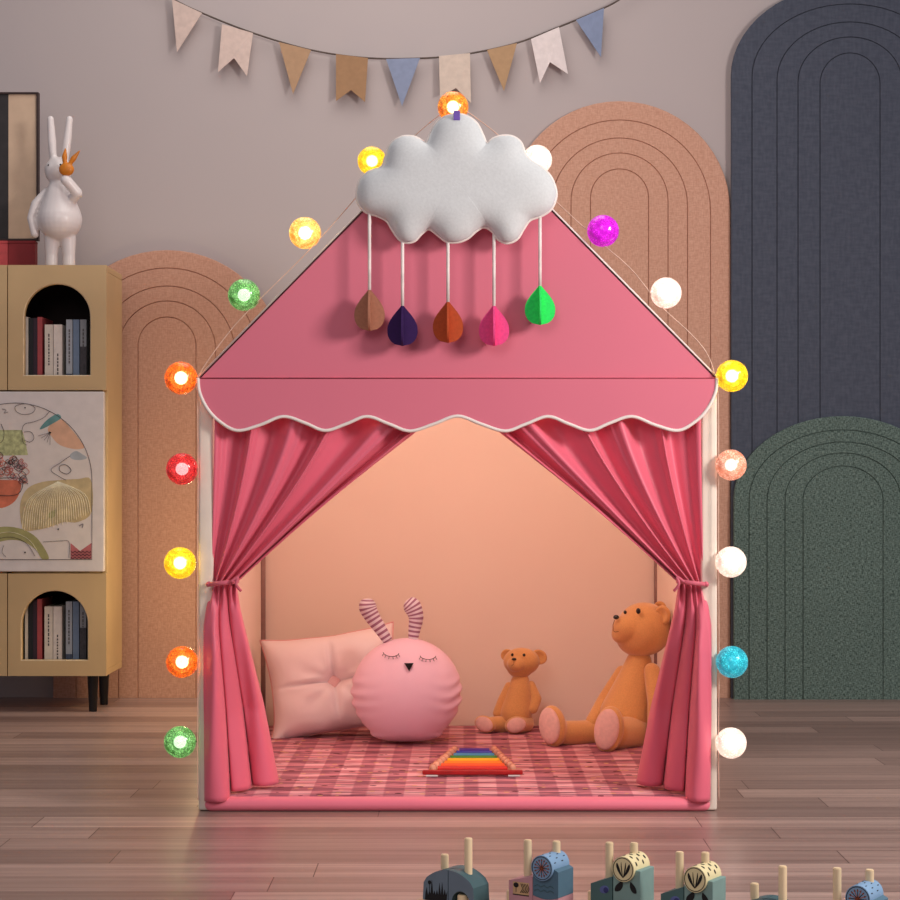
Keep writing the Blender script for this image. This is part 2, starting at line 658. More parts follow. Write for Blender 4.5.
# eyes and lines of the top face
ink([(15, 407), (20, 404.5), (28, 404), (35, 408), (32, 413), (24, 414.5), (17, 412)], 0.4, 1, closed=True)
ink([(24.5, 407.5), (25.5, 408)], 1.3, 11)
ink([(2, 409), (6, 410), (4, 413), (8, 412)], 0.35)
ink([(50, 411), (43, 418), (33, 422), (25, 424), (22, 430), (23, 442), (27, 445)], 0.4)
ink([(24, 432), (31, 432), (34, 438), (30, 442), (24, 440)], 0.4)
ink([(1, 424), (4, 432), (3, 440), (0, 443)], 0.5)
# knitted green square
patch([(-14, 430), (22, 430), (25, 440), (28, 455), (-10, 456)], 7, 0.0004, False)
# coral curls and glasses
patch([(-22, 482), (-8, 480), (8, 480), (19, 481), (21, 488), (15, 501), (2, 508), (-14, 506), (-24, 494)], 6)
rr = random.Random(3)
for k in range(70):
    x, y = -12 + rr.random() * 38, 455 + rr.random() * 24 + 0
    y += max(0, (x - 12)) * 0.35
    r = 1.6 + rr.random() * 2.4
    ink([(x - r, y), (x, y - r), (x + r, y), (x, y + r * 0.8)], 0.5, (6, 10, 1)[k % 3], 0.0009 + 0.0002 * (k % 3), True)
ink([(-6, 480), (21, 479), (18, 494), (-4, 494)], 0.6, 1, 0.0011, True)
ink([(21, 479), (28, 484)], 0.6, 1, 0.0011)
# the straw haired head
patch([(20, 515), (21, 500), (28, 488), (42, 482), (60, 480), (78, 479), (91, 480), (91.5, 512), (78, 522), (64, 522), (50, 527), (36, 530), (24, 530)], 4, 0.0006)
for k in range(30):
    a = k / 29
    x1 = 22 + a * 68.5
    y1 = 529 - 17 * a * a + (1.5 if k % 2 else 0)
    xm = 58 + (x1 - 58) * 0.82
    ink([(58, 481.5), (xm, 483 + (y1 - 483) * 0.36), (x1, y1)], 0.6, 9, 0.0014)
patch([(49, 513), (56, 510), (54, 517), (49, 518)], 5, 0.001)
ink([(57.8, 529), (58.6, 529.6)], 1.8, 11, 0.001)
ink([(79, 526), (83, 524), (82, 528)], 0.5, 1)
# grey smudge and pointed nose
patch([(70, 455), (76, 451), (82, 454), (87, 458), (80, 460), (72, 459)], 8)
ink([(70, 456), (60, 463), (51, 470), (60, 477), (66, 480)], 0.4)
ink([(60, 466), (66, 465), (71, 470), (67, 474), (60, 471)], 0.6, 1, closed=True)
# olive hair bottom left
patch([(-20, 534), (0, 527), (18, 528), (32, 534), (41, 543), (49, 558), (42, 559), (36, 550), (24, 542), (8, 540), (-20, 546)], 5, 0.0007)
ink([(-10, 536), (10, 532), (28, 539), (38, 552)], 0.4, 9, 0.0012)
ink([(-10, 541), (10, 537), (26, 543), (35, 556)], 0.4, 1, 0.0012)
ink([(24.5, 552), (25.5, 552.8)], 1.4, 11, 0.001)
ink([(4, 545), (2, 552), (6, 557)], 0.35)
ink([(43, 542), (60, 541), (69, 542), (69, 558)], 0.35)
# rose zigzag collar
patch([(70.5, 543), (80, 551), (91.5, 543), (91.5, 559), (70.5, 559)], 10, 0.0006, False)
for k in range(3):
    ink([(71 + i * 2.0, 551 + k * 3 + (i % 2) * 2) for i in range(11)], 0.5, 11, 0.001)
obj('drawing', bm, AM, pan, label='arched line drawing of several faces')

# books
BK = [  # px x0, x1, top offset, colour, description, extra band
    (25.2, 28.2, 0, (216, 208, 196), 'thin cream', None),
    (28.6, 33.2, 1, (28, 30, 36), 'black', None),
    (33.4, 37.2, 1, (52, 34, 48), 'dark plum', None),
    (37.5, 42.2, 0, (170, 74, 78), 'red', None),
    (44.8, 53.0, 7.5, (220, 210, 196), 'cream', ((128, 132, 70), 0.0, 0.12)),
    (53.6, 62.0, 7.5, (226, 216, 206), 'off white', None),
    (66.2, 72.4, 2.5, (166, 172, 178), 'pale grey', ((74, 84, 104), 0.0, 0.2)),
    (73.2, 79.2, 2.5, (112, 130, 154), 'blue', None),
    (80.2, 86.4, 2.5, (140, 142, 146), 'grey', ((66, 62, 66), 0.0, 0.6))]
M_PAGE = mat('book pages', (224, 214, 196), 0.9)
M_TITLE = mat('spine print', (84, 78, 78), 0.9)
BYF = CYF + 0.032


def book(x0, x1, zt, z0, rgb, desc, band, where, last):
    a, b = pxx(x0, BYF), pxx(x1, BYF)
    t = thing('book', '%s book in the %s arched niche of the bookcase%s' % (desc, where, last), 'book', ((a + b) / 2, BYF, z0), 'books in the %s niche' % where)
    m = mat('book cloth ' + desc, rgb, 0.6, 0.05, 40)
    D = 0.15
    ct = min(0.0022, (b - a) * 0.2)
    bm = bmesh.new()
    box(bm, (a, BYF, z0), (b, BYF + ct, zt))
    box(bm, (a, BYF + ct, z0), (a + ct, BYF + D, zt))
    box(bm, (b - ct, BYF + ct, z0), (b, BYF + D, zt))
    obj('cover', bm, m, t)
    obj('pages', boxbm((a + ct, BYF + ct, z0 + 0.002), (b - ct, BYF + D - 0.003, zt - 0.003)), M_PAGE, t)
    h = zt - z0
    if band:
        obj('spine_band', boxbm((a, BYF - 0.0006, z0 + h * band[1]), (b, BYF, z0 + h * band[2])), mat('spine band ' + desc, band[0], 0.7, 0.2, 120), t)
    if x1 - x0 > 6:
        bm = bmesh.new()
        r = random.Random(int(x0 * 10))
        zz = z0 + h * (0.35 if desc != 'off white' else 0.08)
        ze = z0 + h * (0.85 if desc != 'off white' else 0.5)
        xm = (a + b) / 2
        while zz < ze:
            q = 0.004 + r.random() * 0.006
            box(bm, (xm - 0.002, BYF - 0.0005, zz), (xm + 0.0018, BYF, zz + q))
            zz += q + 0.003
        obj('spine_title', bm, M_TITLE, t)


pos = ['', '', '', '', ', olive at its foot', '', ', slate at its foot', '', ', dark lower half']
for k, (x0, x1, dt, rgb, desc, band) in enumerate(BK):
    book(x0, x1, pz(317 + dt, BYF), pz(391) + 0.0125, rgb, desc, band, 'upper', pos[k])
for k, (x0, x1, dt, rgb, desc, band) in enumerate(BK):
    book(x0 - 0.3, x1 - 0.3, pz(599 + (8 if k == 0 else dt), BYF), ZB + T + 0.0045, rgb, desc, band, 'lower', pos[k])

# framed colour block picture standing on two red boxes
PYY = 5.79
zc = ZT
zr = pz(240.5, PYY)
bx = thing('storage_box', 'dark red box under the beige part of the framed picture on the bookcase', 'box', (pxx(21.5, PYY), PYY, zc))
obj('box_body', boxbm((pxx(8, PYY), PYY, zc), (pxx(35, PYY), PYY + 0.036, zr - 0.008), 0.0015), mat('dark red card', (136, 36, 42), 0.6, 0.03), bx)
obj('lid', boxbm((pxx(8, PYY) - 0.0005, PYY - 0.001, zr - 0.0078), (pxx(35, PYY) + 0.0005, PYY + 0.0368, zr - 0.0005), 0.001), mat('dark red card', (136, 36, 42)), bx)
bx = thing('storage_box', 'brighter coral red box under the black part of the framed picture', 'box', (pxx(-10, PYY), PYY, zc))
obj('box_body', boxbm((pxx(-28, PYY), PYY, zc), (pxx(7.6, PYY), PYY + 0.036, zr - 0.008), 0.0015), mat('coral red card', (196, 78, 82), 0.6), bx)
obj('lid', boxbm((pxx(-28, PYY) - 0.0005, PYY - 0.001, zr - 0.0078), (pxx(7.6, PYY) + 0.0005, PYY + 0.0368, zr - 0.0005), 0.001), mat('coral red card', (196, 78, 82)), bx)
pic = thing('framed_picture', 'framed black and beige colour block picture standing on red boxes', 'picture', (pxx(5, PYY), PYY, zr))
M_FR = mat('dark brown frame wood', (52, 34, 32), 0.5)
x0, x1, z0, z1 = pxx(-28, PYY), pxx(38.3, PYY), zr, pz(92, PYY)
fw = 0.006
bm = bmesh.new()
box(bm, (x0, PYY, z0), (x1, PYY + 0.022, z0 + fw), 0.001)
box(bm, (x0, PYY, z1 - fw), (x1, PYY + 0.022, z1), 0.001)
box(bm, (x0, PYY, z0 + fw), (x0 + fw, PYY + 0.022, z1 - fw), 0.001)
box(bm, (x1 - fw, PYY, z0 + fw), (x1, PYY + 0.022, z1 - fw), 0.001)
obj('frame', bm, M_FR, pic)
bm = bmesh.new()
box(bm, (x0 + fw, PYY + 0.006, z0 + fw), (pxx(8, PYY), PYY + 0.016, z1 - fw), mi=0)
box(bm, (pxx(8, PYY), PYY + 0.006, z0 + fw), (x1 - fw, PYY + 0.016, z1 - fw), mi=1)
obj('canvas', bm, [mat('charcoal paint', (50, 47, 48), 0.7), mat('beige paint', (206, 178, 152), 0.8, 0.02)], pic)

# ------------------------------------------------------------------ white rabbit figurine
RY = 5.68
M_CER = mat('white glazed ceramic', (228, 220, 218), 0.3, 0.01, 20, 0.02, spec=0.5)
sc = RY / F
rab = thing('rabbit_figurine', 'white ceramic rabbit figurine with tall ears holding an orange rabbit mask on the bookcase', 'figurine', (pxx(60, RY), RY, ZT))
R = lambda px, py, dy=0.0: P(px, py, RY + dy)
bm = bmesh.new()
zfoot = ZT
cap_hull(bm, R(60, 219.5), R(59, 197), 22 * sc, 14 * sc, 24)
cap_hull(bm, R(59, 197), R(58.5, 182), 14 * sc, 8 * sc, 24)
ell(bm, R(58, 171), (13.5 * sc, 13 * sc, 14 * sc))
for a, b in (((52, 238), (51.5, 256)), ((68, 238), (69, 256))):
    cap_hull(bm, R(*a), R(*b), 8 * sc, 6.2 * sc)
    q = R(*b)
    cyl(bm, (q.x, RY, zfoot + 0.0015), (q.x, RY, q.z), 6.3 * sc, 6.2 * sc, 20)
for pts in ([(53.5, 163), (52, 142), (50.5, 119)], [(64.5, 163), (67, 142), (69.5, 119)]):
    cap_hull(bm, R(*pts[0]), R(*pts[1]), 3.6 * sc, 4.4 * sc)
    cap_hull(bm, R(*pts[1]), R(*pts[2]), 4.4 * sc, 3.4 * sc)
arm = [(46, 192), (36, 204), (31.5, 218), (35, 234)]
for (a, b, ra, rb) in ((arm[0], arm[1], 4, 5), (arm[1], arm[2], 5, 4.6), (arm[2], arm[3], 4.6, 4.2)):
    cap_hull(bm, R(*a), R(*b), ra * sc, rb * sc)
for (a, b, ra, rb) in (((72, 200, -0.02), (77, 193, -0.045), 5, 5.5), ((77, 193, -0.045), (68, 182, -0.062), 5.5, 5.2)):
    cap_hull(bm, R(*a), R(*b), ra * sc, rb * sc)
ell(bm, R(66, 180, -0.062), (5.6 * sc,) * 3)
obj('body', blob(bm, 0.0035, 5), M_CER, rab, True)
for e_ in ((48.5, 165.3, -0.028), (60.5, 164.7, -0.0385)):
    bm = bmesh.new()
    ell(bm, R(*e_), (1.0 * sc,) * 3, seg=12)
    obj('eye', bm, M_BLACK, rab)
bm = bmesh.new()
q = -0.068
ell(bm, R(66.5, 169.5, q), (7.6 * sc, 4.4 * sc, 6.6 * sc))
for pts in ([(65, 166), (64.5, 157), (65.5, 148.5)], [(68.5, 166), (73.5, 158.5), (79.5, 151)]):
    cap_hull(bm, R(*pts[0], q), R(*pts[1], q), 1.6 * sc, 2.8 * sc)
    cap_hull(bm, R(*pts[1], q), R(*pts[2], q), 2.8 * sc, 0.8 * sc)
obj('rabbit_mask', blob(bm, 0.0022, 3), mat('orange glaze', (206, 122, 30), 0.4), rab, True, label='small orange rabbit head mask')

# ------------------------------------------------------------------ the play tent
TY, TB = 3.95, 5.15
TXL, TXR = P(198, 0, TY).x, P(717.5, 0, TY).x
TXC = (TXL + TXR) / 2
ZE = P(0, 378, TY).z
ZA = P(0, 113, TY).z


def satin(name, rgb, rough=0.5, sheen=0.35):
    if name in MATS:
        return MATS[name]
    w_ = NT(name)
    n1 = w_.n('ShaderNodeTexNoise', i_Scale=3.0, i_Detail=2.0)
    w_.l(w_.coords(), n1.inputs['Vector'])
    n2 = w_.n('ShaderNodeTexNoise', i_Scale=700.0, i_Detail=1.0)
    w_.l(w_.coords(), n2.inputs['Vector'])
    w_.l(w_.mix(n1.outputs[0], lin(rgb), lin(tuple(min(255, c_ * 1.05) for c_ in rgb))), w_.b.inputs['Base Color'])
    w_.b.inputs['Roughness'].default_value = rough
    w_.b.inputs['Sheen Weight'].default_value = sheen
    w_.b.inputs['Sheen Tint'].default_value = lin((255, 200, 200))
    w_.b.inputs['Specular IOR Level'].default_value = 0.3
    w_.bump(n2.outputs[0], 0.08, 0.0005)
    MATS[name] = w_.m
    return w_.m


M_ROOF = satin('rose pink tent cloth', (214, 114, 134), 0.6, 0.1)
M_CURT = satin('satin rose curtain', (222, 104, 126), 0.4, 0.25)
M_INNER = satin('peach tent lining', (248, 224, 208), 0.8, 0.0)
M_CREAM = mat('cream frame cloth', (232, 218, 204), 0.7, 0.02)
M_PIPE = mat('white piping', (240, 230, 224), 0.6, 0.02)
M_POLE = mat('grey tent pole', (158, 124, 116), 0.6)
M_SEAM = mat('seam thread', (150, 56, 76), 0.8)

tent = thing('play_tent', "pink house-shaped children's play tent with scalloped valance and tied curtains", 'tent', (TXC, TY, 0))
# gable
bm = bmesh.new()
A, B, C_ = Vector((TXL, TY, ZE)), Vector((TXR, TY, ZE)), Vector(((P(457.5, 0, TY)).x, TY, ZA))
prism(bm, [A, B, C_], (0, 0.006, 0))
for f_ in bm.faces:
    if f_.calc_center_median().y > TY + 0.005:
        f_.material_index = 1  # unseen inner side made pale so less red light bounces
obj('front_gable', bm, [M_ROOF, M_INNER], tent)
# valance with scallops
low = [(198, 378), (199.5, 392), (207, 408), (219, 421), (237, 430.5), (260, 425), (283, 416.5), (305, 423), (325, 430.5), (346, 424), (367, 416.5), (389, 424), (410, 431),
       (434, 424), (457.5, 416)]
low = low + [(915 - x, y) for x, y in reversed(low[:-1])]
lowc = catmull([(x, y, 0) for x, y in low], 6)
bm = bmesh.new()
VY = TY - 0.009
prism(bm, [P(p.x, p.y, VY) for p in lowc], (0, 0.004, 0))
val = obj('valance', bm, M_ROOF, tent)
bm = bmesh.new()
tube(bm, [P(p.x, p.y, VY) for p in lowc], 0.0034, 8)
obj('piping', bm, M_PIPE, val, True, label='white wavy piping')
bm = bmesh.new()
tube(bm, [Vector((TXL + 0.004, VY, ZE - 0.001)), Vector((TXR - 0.004, VY, ZE - 0.001))], 0.0014, 6)
obj('seam', bm, M_SEAM, tent)
bm = bmesh.new()
tube(bm, [p_ + Vector((0, -0.0015, 0.0006)) for p_ in (A, C_, B)], 0.0021, 8)
obj('gable_piping', bm, M_PIPE, tent, True, label='pale piping along both roof edges')
# roof slopes
for s, e in ((-1, A), (1, B)):
    bm = bmesh.new()
    n = Vector((C_.z - e.z, 0, abs(e.x - C_.x)))
    n = Vector((s * n.x, 0, n.z)).normalized() * 0.004
    prism(bm, [e, C_, C_ - n, e - n], (0, TB - TY, 0))
    for f_ in bm.faces:
        if (f_.calc_center_median() - (e + C_) / 2 + n).dot(n) < n.length_squared * 0.2:
            f_.material_index = 1  # unseen underside made pale to cut red bounce inside the tent
    obj('roof_slope', bm, [M_ROOF, M_INNER], tent)
# back and side walls
bm = bmesh.new()
prism(bm, [Vector((TXL + 0.006, TB, 0.001)), Vector((TXR - 0.006, TB, 0.001)), Vector((TXR - 0.006, TB, ZE)), Vector((C_.x, TB, ZA - 0.01)), Vector((TXL + 0.006, TB, ZE))], (0, 0.004, 0))
obj('back_wall', bm, M_INNER, tent)
for s, X in ((-1, TXL), (1, TXR)):
    bm = bmesh.new()
    box(bm, (X - s * 0.001, TY + 0.03, 0.001), (X - s * 0.005, TB, ZE))
    obj('side_wall', bm, M_INNER, tent)
# cream corner posts, front and back
for X0, X1 in ((P(197.5, 0, TY).x, P(212.5, 0, TY).x), (P(702, 0, TY).x, P(718, 0, TY).x)):
    obj('post', boxbm((X0, TY + 0.012, 0.001), (X1, TY + 0.034, ZE - 0.004), 0.005, 3), M_CREAM, tent, True, autos=50, label='cream cloth corner post')
for px, s in ((262, 1), (657.5, -1)):
    X = P(px, 0, TB - 0.02).x
    bm = bmesh.new()
    cyl(bm, (X, TB - 0.012, 0.001), (X, TB - 0.012, ZE), 0.0085, seg=16)
    obj('pole', bm, M_POLE, tent, True, label='grey pole in the back corner')


# curtains
def curtain(sg):
    """sg = 1 the left curtain, -1 its mirror image on the right"""
    mx = (lambda x: x) if sg == 1 else (lambda x: 915 - x)
    rnd = random.Random(5 if sg == 1 else 11)
    ph = rnd.random() * 0.6
    GY, TOPY = 583.0, 400.0

    def prof(t):       # soft box pleat
        s_ = math.sin(2 * PI * t)
        return math.copysign(abs(s_) ** 0.55, s_)

    def up(u, v):
        py = TOPY + (GY - TOPY) * v
        uu = u + 0.02 * math.sin(u * 17 + ph)
        ytop = (py - 430) / (GY - 430)
        inner = 418 + (236 - 418) * ytop - 5 * math.sin(PI * max(0, min(1, ytop)))
        outer = 213 - 1 * max(0, ytop)
        p_ = 1 + 0.55 * (1 - u)
        xt = 213 + uu * (448 - 213)
        xb = 211 + u * 24
        x = xt + (xb - xt) * (v ** p_)
        if u > 0.6:
            k = (u - 0.6) / 0.4
            x = x * (1 - k) + inner * k
        amp = 0.022 * (1 - v) + 0.011 * v
        fold = prof(5.5 * u + 0.1 + ph * 0.3) + 0.35 * math.sin(2 * PI * (11.3 * u + ph))
        Y = TY + 0.026 - amp * fold * 0.8 - 0.015 * v * math.sin(PI * u)
        # shift the pleat crest sideways so that one side is hidden
        x += 3.2 * (1 - 0.7 * v) * math.cos(2 * PI * (5.5 * u + 0.1 + ph * 0.3)) * (0 if u < 0.02 or u > 0.98 else 1)
        if u > 0.985:
            Y -= 0.004
        return P(mx(max(x, outer)), py, Y)

    def dn(u, v):
        z0 = P(0, GY, TY).z
        zb = 0.024 + 0.012 * min(1, u * 1.6)
        z = z0 + (zb - z0) * v
        e = 1 - (1 - v) ** 2.2
        xo = 211 - 8 * min(1, v * 5) ** 0.7 + 1.5 * v
        xi = 233 + 41 * v
        lobes = 3.0
        cuts = (0.0, 0.40 - 0.06 * v, 0.66 - 0.04 * v, 1.0)
        li = 0 if u < cuts[1] else (1 if u < cuts[2] else 2)
        fr = min(1.0, max(0.0, (u - cuts[li]) / (cuts[li + 1] - cuts[li])))
        crest = max(0.0, math.sin(PI * fr ** (1.35, 0.8, 1.15)[li])) ** 0.75
        grow = min(1, v * 3.2)
        yb = (3.966, 4.035, 4.085)[li] + 0.03 * (fr - 0.5)
        Y = TY + 0.012 + (yb - TY - 0.012) * min(1, v * 1.6)
        amp = 0.010 + 0.024 * grow
        Y -= amp * crest - 0.004
        Y += 0.005 * math.sin(2 * PI * (4.3 * u + ph + 0.9 * v)) * grow * math.sin(PI * min(1, v * 1.05)) 
        zb = (0.022, 0.034, 0.036)[li]
        z = z0 + (zb - z0) * v
        x = xo + (xi - xo) * u
        x += 2.2 * grow * math.sin(2 * PI * fr) * (-1)
        q = P(mx(x), 0, TY)
        return Vector((q.x * (1 + 0.3 * (Y - TY) / TY), Y, z))
    bm = bmesh.new()
    NU = 110
    vs = [[bm.verts.new(up(i / NU, j / 46)) for j in range(47)] for i in range(NU + 1)]
    for i in range(NU + 1):
        a = up(i / NU, 1.0)
        b0 = dn(i / NU, 0.0)
        for j in range(1, 47):
            q = dn(i / NU, j / 46)
            k = max(0, 1 - j / 6)
            vs[i].append(bm.verts.new(q + (a - b0) * k))
    for i in range(NU):
        for j in range(92):
            bm.faces.new((vs[i][j], vs[i + 1][j], vs[i + 1][j + 1], vs[i][j + 1]))
    side = 'left' if sg == 1 else 'right'
    o = obj('curtain', bm, M_CURT, tent, True, label='rose curtain tied back on the %s' % side)
    solidify(o, 0.0018)
    # tieback
    bm = bmesh.new()
    pts = []
    for k in range(28):
        a = 2 * PI * k / 28
        pts.append(P(mx(222.5 + 14.5 * math.cos(a)), 583 - 1.5 * math.cos(a), TY + 0.012 - 0.034 * math.sin(a)))
    tube(bm, pts, 0.0048, 8, True)
    tube(bm, catmull([P(mx(231), 582, TY - 0.026), P(mx(238), 577, TY - 0.024), P(mx(236), 584, TY - 0.026), P(mx(241), 591, TY - 0.02)], 5), 0.003, 8)
    ell(bm, P(mx(209), 584, TY - 0.008), (0.0055,) * 3, seg=12)
    obj('tieback', bm, satin('curtain tie', (204, 96, 116)), o, True)


curtain(1)
curtain(-1)

# ------------------------------------------------------------------ mat
w = NT('plaid patchwork cloth')
v = w.coords()
sp = w.n('ShaderNodeSeparateXYZ')
w.l(v, sp.inputs[0])
per = 0.078
def band(o_, shift):
    return w.ramp(w.math('ADD', w.math('SINE', w.math('MULTIPLY', w.math('ADD', o_, shift), 2 * PI / per)), w.math('MULTIPLY', w.math('SINE', w.math('MULTIPLY', o_, 37.0 + shift * 500)), 0.45)), -0.15, 0.15)
bx_, by_ = band(sp.outputs[0], 0.03), band(sp.outputs[1], 0.02)
tot = w.math('MULTIPLY', w.math('ADD', bx_, by_), 0.5)
cr = w.n('ShaderNodeValToRGB')
cr.color_ramp.elements[0].color = lin((160, 96, 112))
cr.color_ramp.elements[1].color = lin((236, 176, 182))
e = cr.color_ramp.elements.new(0.5)
e.color = lin((208, 132, 144))
w.l(tot, cr.inputs[0])
s1 = w.n('ShaderNodeTexNoise', i_Scale=1.0, i_Detail=3.0)
w.l(w.coords((7, 95, 1)), s1.inputs['Vector'])
c = w.mix(w.math('MULTIPLY', w.ramp(s1.outputs[0], 0.48, 0.58), 0.85), cr.outputs[0], lin((120, 62, 76)))
s2 = w.n('ShaderNodeTexNoise', i_Scale=1.0, i_Detail=2.0)
w.l(w.coords((12, 70, 3)), s2.inputs['Vector'])
c = w.mix(w.math('MULTIPLY', w.ramp(s2.outputs[0], 0.58, 0.68), 0.6), c, lin((228, 140, 150)))
vo = w.n('ShaderNodeTexVoronoi', i_Scale=1.0)
w.l(w.coords((24, 34, 1)), vo.inputs['Vector'])
c = w.mix(w.math('MULTIPLY', w.math('LESS_THAN', vo.outputs['Distance'], 0.16), 0.7), c, lin((226, 176, 104)))
vo2 = w.n('ShaderNodeTexVoronoi', i_Scale=1.0)
w.l(w.coords((19, 27, 1), (0, 0, 0.4)), vo2.inputs['Vector'])
c = w.mix(w.math('LESS_THAN', vo2.outputs['Distance'], 0.15), c, lin((86, 22, 34)))
w.l(c, w.b.inputs['Base Color'])
w.b.inputs['Roughness'].default_value = 0.8
w.b.inputs['Specular IOR Level'].default_value = 0.2
w.bump(s1.outputs[0], 0.2, 0.002)
M_PLAID = w.m
MT = 0.028
MXL, MXR = P(204, 0, 3.95).x, P(711, 0, 3.95).x
mt = thing('floor_mat', 'padded mat with pink checked patchwork top and pink rolled edge inside the tent', 'mat', ((MXL + MXR) / 2, 4.5, 0))
obj('edge', boxbm((MXL, 3.95, 0.0005), (MXR, 5.135, MT - 0.002), 0.0125, 4), satin('pink mat edge', (236, 122, 142), 0.6), mt, True, autos=60, label='plain pink rolled edge')
bm = bmesh.new()


def mat_top(u, v_):
    x = MXL + 0.012 + u * (MXR - MXL - 0.024)
    y = 3.985 + v_ * (5.13 - 3.985)
    edge = min(u, 1 - u, v_ * 1.3, 1 - v_) * 16
    h = 0.0015 * min(1, edge) + 0.0012 * mnoise.noise(Vector((x * 5, y * 5, 0)))
    return Vector((x, y, MT - 0.0015 + max(0, h)))


grid(bm, mat_top, 60, 70)
o = obj('plaid_top', bm, M_PLAID, mt, True, label='checked patchwork top')
solidify(o, 0.002, -1)
MZ = MT + 0.001

# ------------------------------------------------------------------ tufted cushion
M_CUSH = satin('pale pink satin cushion', (254, 232, 233), 0.45, 0.4)
cyY = 4.93
cc = P(334, 683, cyY)
cush = thing('cushion', 'pale pink square tufted cushion with a centre button leaning on the tent back', 'cushion', (cc.x, cyY, MZ))
rotc = Euler((math.radians(-14), math.radians(-7.5), math.radians(6))).to_matrix()
HW, HH = 0.171, 0.134


def cushion_face(sgn):
    def f(u, v_):
        a, b = u * 2 - 1, v_ * 2 - 1
        k = 1 - 0.09 * (1 - abs(b) ** 2) * abs(a) ** 3        # sides curve in, corners flare
        k2 = 1 - 0.11 * (1 - abs(a) ** 2) * abs(b) ** 3
        x, z = a * HW * k, b * HH * k2
        fl = max(0, -a) ** 5 * max(0, -b) ** 5
        x -= 0.012 * fl
        d = (1 - a ** 4) * (1 - b ** 4)
        r = math.hypot(a, b)
        h = 0.066 * d ** 0.55
        h *= 1 - 0.6 * math.exp(-(r / 0.16) ** 2)
        fold = math.exp(-(min(abs(a), abs(b)) / 0.036) ** 2) * math.exp(-((r - 0.15) / 0.55) ** 2)
        h *= 1 - 0.26 * fold
        th = math.atan2(b, a)
        h += 0.0018 * math.sin(9 * th) * math.exp(-((r - 0.35) / 0.2) ** 2)
        h += 0.004 * mnoise.noise(Vector((a * 3, b * 3, 1.3))) * d
        wv = (0.011 if b < 0 else 0.005) * math.sin(a * 9 + 1) * (abs(b) ** 6) + 0.006 * math.sin(b * 8) * (abs(a) ** 6)
        return cc + rotc @ Vector((x, -sgn * h + wv, z))
    return f


bm = bmesh.new()
grid(bm, cushion_face(1), 56, 56)
grid(bm, cushion_face(-1), 56, 56)
bmesh.ops.remove_doubles(bm, verts=bm.verts, dist=0.0004)
obj('cushion_body', bm, M_CUSH, cush, True)
bm = bmesh.new()
edge = []
f = cushion_face(1)
for k in range(40): edge.append(f(k / 40, 0))
for k in range(40): edge.append(f(1, k / 40))
for k in range(40): edge.append(f(1 - k / 40, 1))
for k in range(40): edge.append(f(0, 1 - k / 40))
tube(bm, edge, 0.0022, 6, True)
obj('piping', bm, satin('cushion piping', (232, 170, 168)), cush, True)
bm = bmesh.new()
ell(bm, cc + rotc @ Vector((0, -0.028, 0)), (0.017, 0.008, 0.017), rotc)
obj('button', bm, satin('cushion button', (240, 196, 194)), cush, True)

# ------------------------------------------------------------------ rabbit plush
M_PLUSH = satin('pink plush jersey', (248, 206, 226), 0.6, 0.4)
LY = 4.78
lc = P(406.5, 691, LY)
Rr = 0.1345
pl = thing('rabbit_plush', 'round pink rabbit plush with striped ears and closed eyes in front of the cushion', 'plush toy', (lc.x, LY, MZ))


def plush(u, v_):
    th, phi = u * 2 * PI, v_ * PI
    d = Vector((math.sin(phi) * math.cos(th), math.sin(phi) * math.sin(th), math.cos(phi)))
    x, y, z = d.x * Rr, d.y * 0.098, d.z * Rr * 0.965
    if z < -0.098:
        z = -0.098 - (abs(z) - 0.098) * 0.8
        x *= 1 + 0.5 * min(1, (abs(z) - 0.098) / 0.024)
    sidew = abs(d.x) ** 3.5 * max(0, 1 - abs(d.z + 0.15) * 1.5)
    dr = 0.0042 * sidew * math.sin(z * 210 + 2.2 * math.sin(d.x * 4 + d.y * 2) + (1.3 if d.x > 0 else 0))
    k = 1 + dr / Rr
    return lc + Vector((x * k, y * k + dr * 0.5 * (1 if y < 0 else -1) * -1, z))


bm = bmesh.new()
grid(bm, plush, 96, 72)
bmesh.ops.remove_doubles(bm, verts=bm.verts, dist=0.0003)
body = obj('plush_body', bm, M_PLUSH, pl, True)
# keep it standing on the mat
M_EAR = stripes('striped ear jersey', (236, 222, 232), (164, 112, 140), 11.0, axis=1, duty=0.1)
for pts in ([(388, 641), (381, 630), (373, 618), (368, 608), (367.5, 598.5)], [(413, 640), (414.5, 629), (416, 617), (412.5, 607), (406.5, 600.5)]):
    q = catmull([P(x, y, LY) for x, y in pts], 16)
    n = len(q)
    rs = []
    for i in range(n):
        t_ = i / (n - 1)
        rs.append((0.0115 + 0.0105 * min(1, t_ * 1.3)) * (1 if t_ < 0.72 else math.sqrt(max(0.004, 1 - ((t_ - 0.72) / 0.28) ** 2.3))))
    bm = bmesh.new()
    tube(bm, q, rs, 20, uv=True)
    obj('ear', bm, M_EAR, pl, True, label='white ear with mauve stripes')


def on_plush(px, py, lift=0.0008):
    """point of the plush front seen at a photo position"""
    q = P(px, py, LY)
    x, z = (q.x - lc.x) / Rr, (q.z - lc.z) / Rr
    y = -0.098 * math.sqrt(max(0, 1 - x * x - z * z))
    k = (LY + y) / LY
    return Vector((q.x * k, LY + y - lift, CZ + (q.z - CZ) * k))


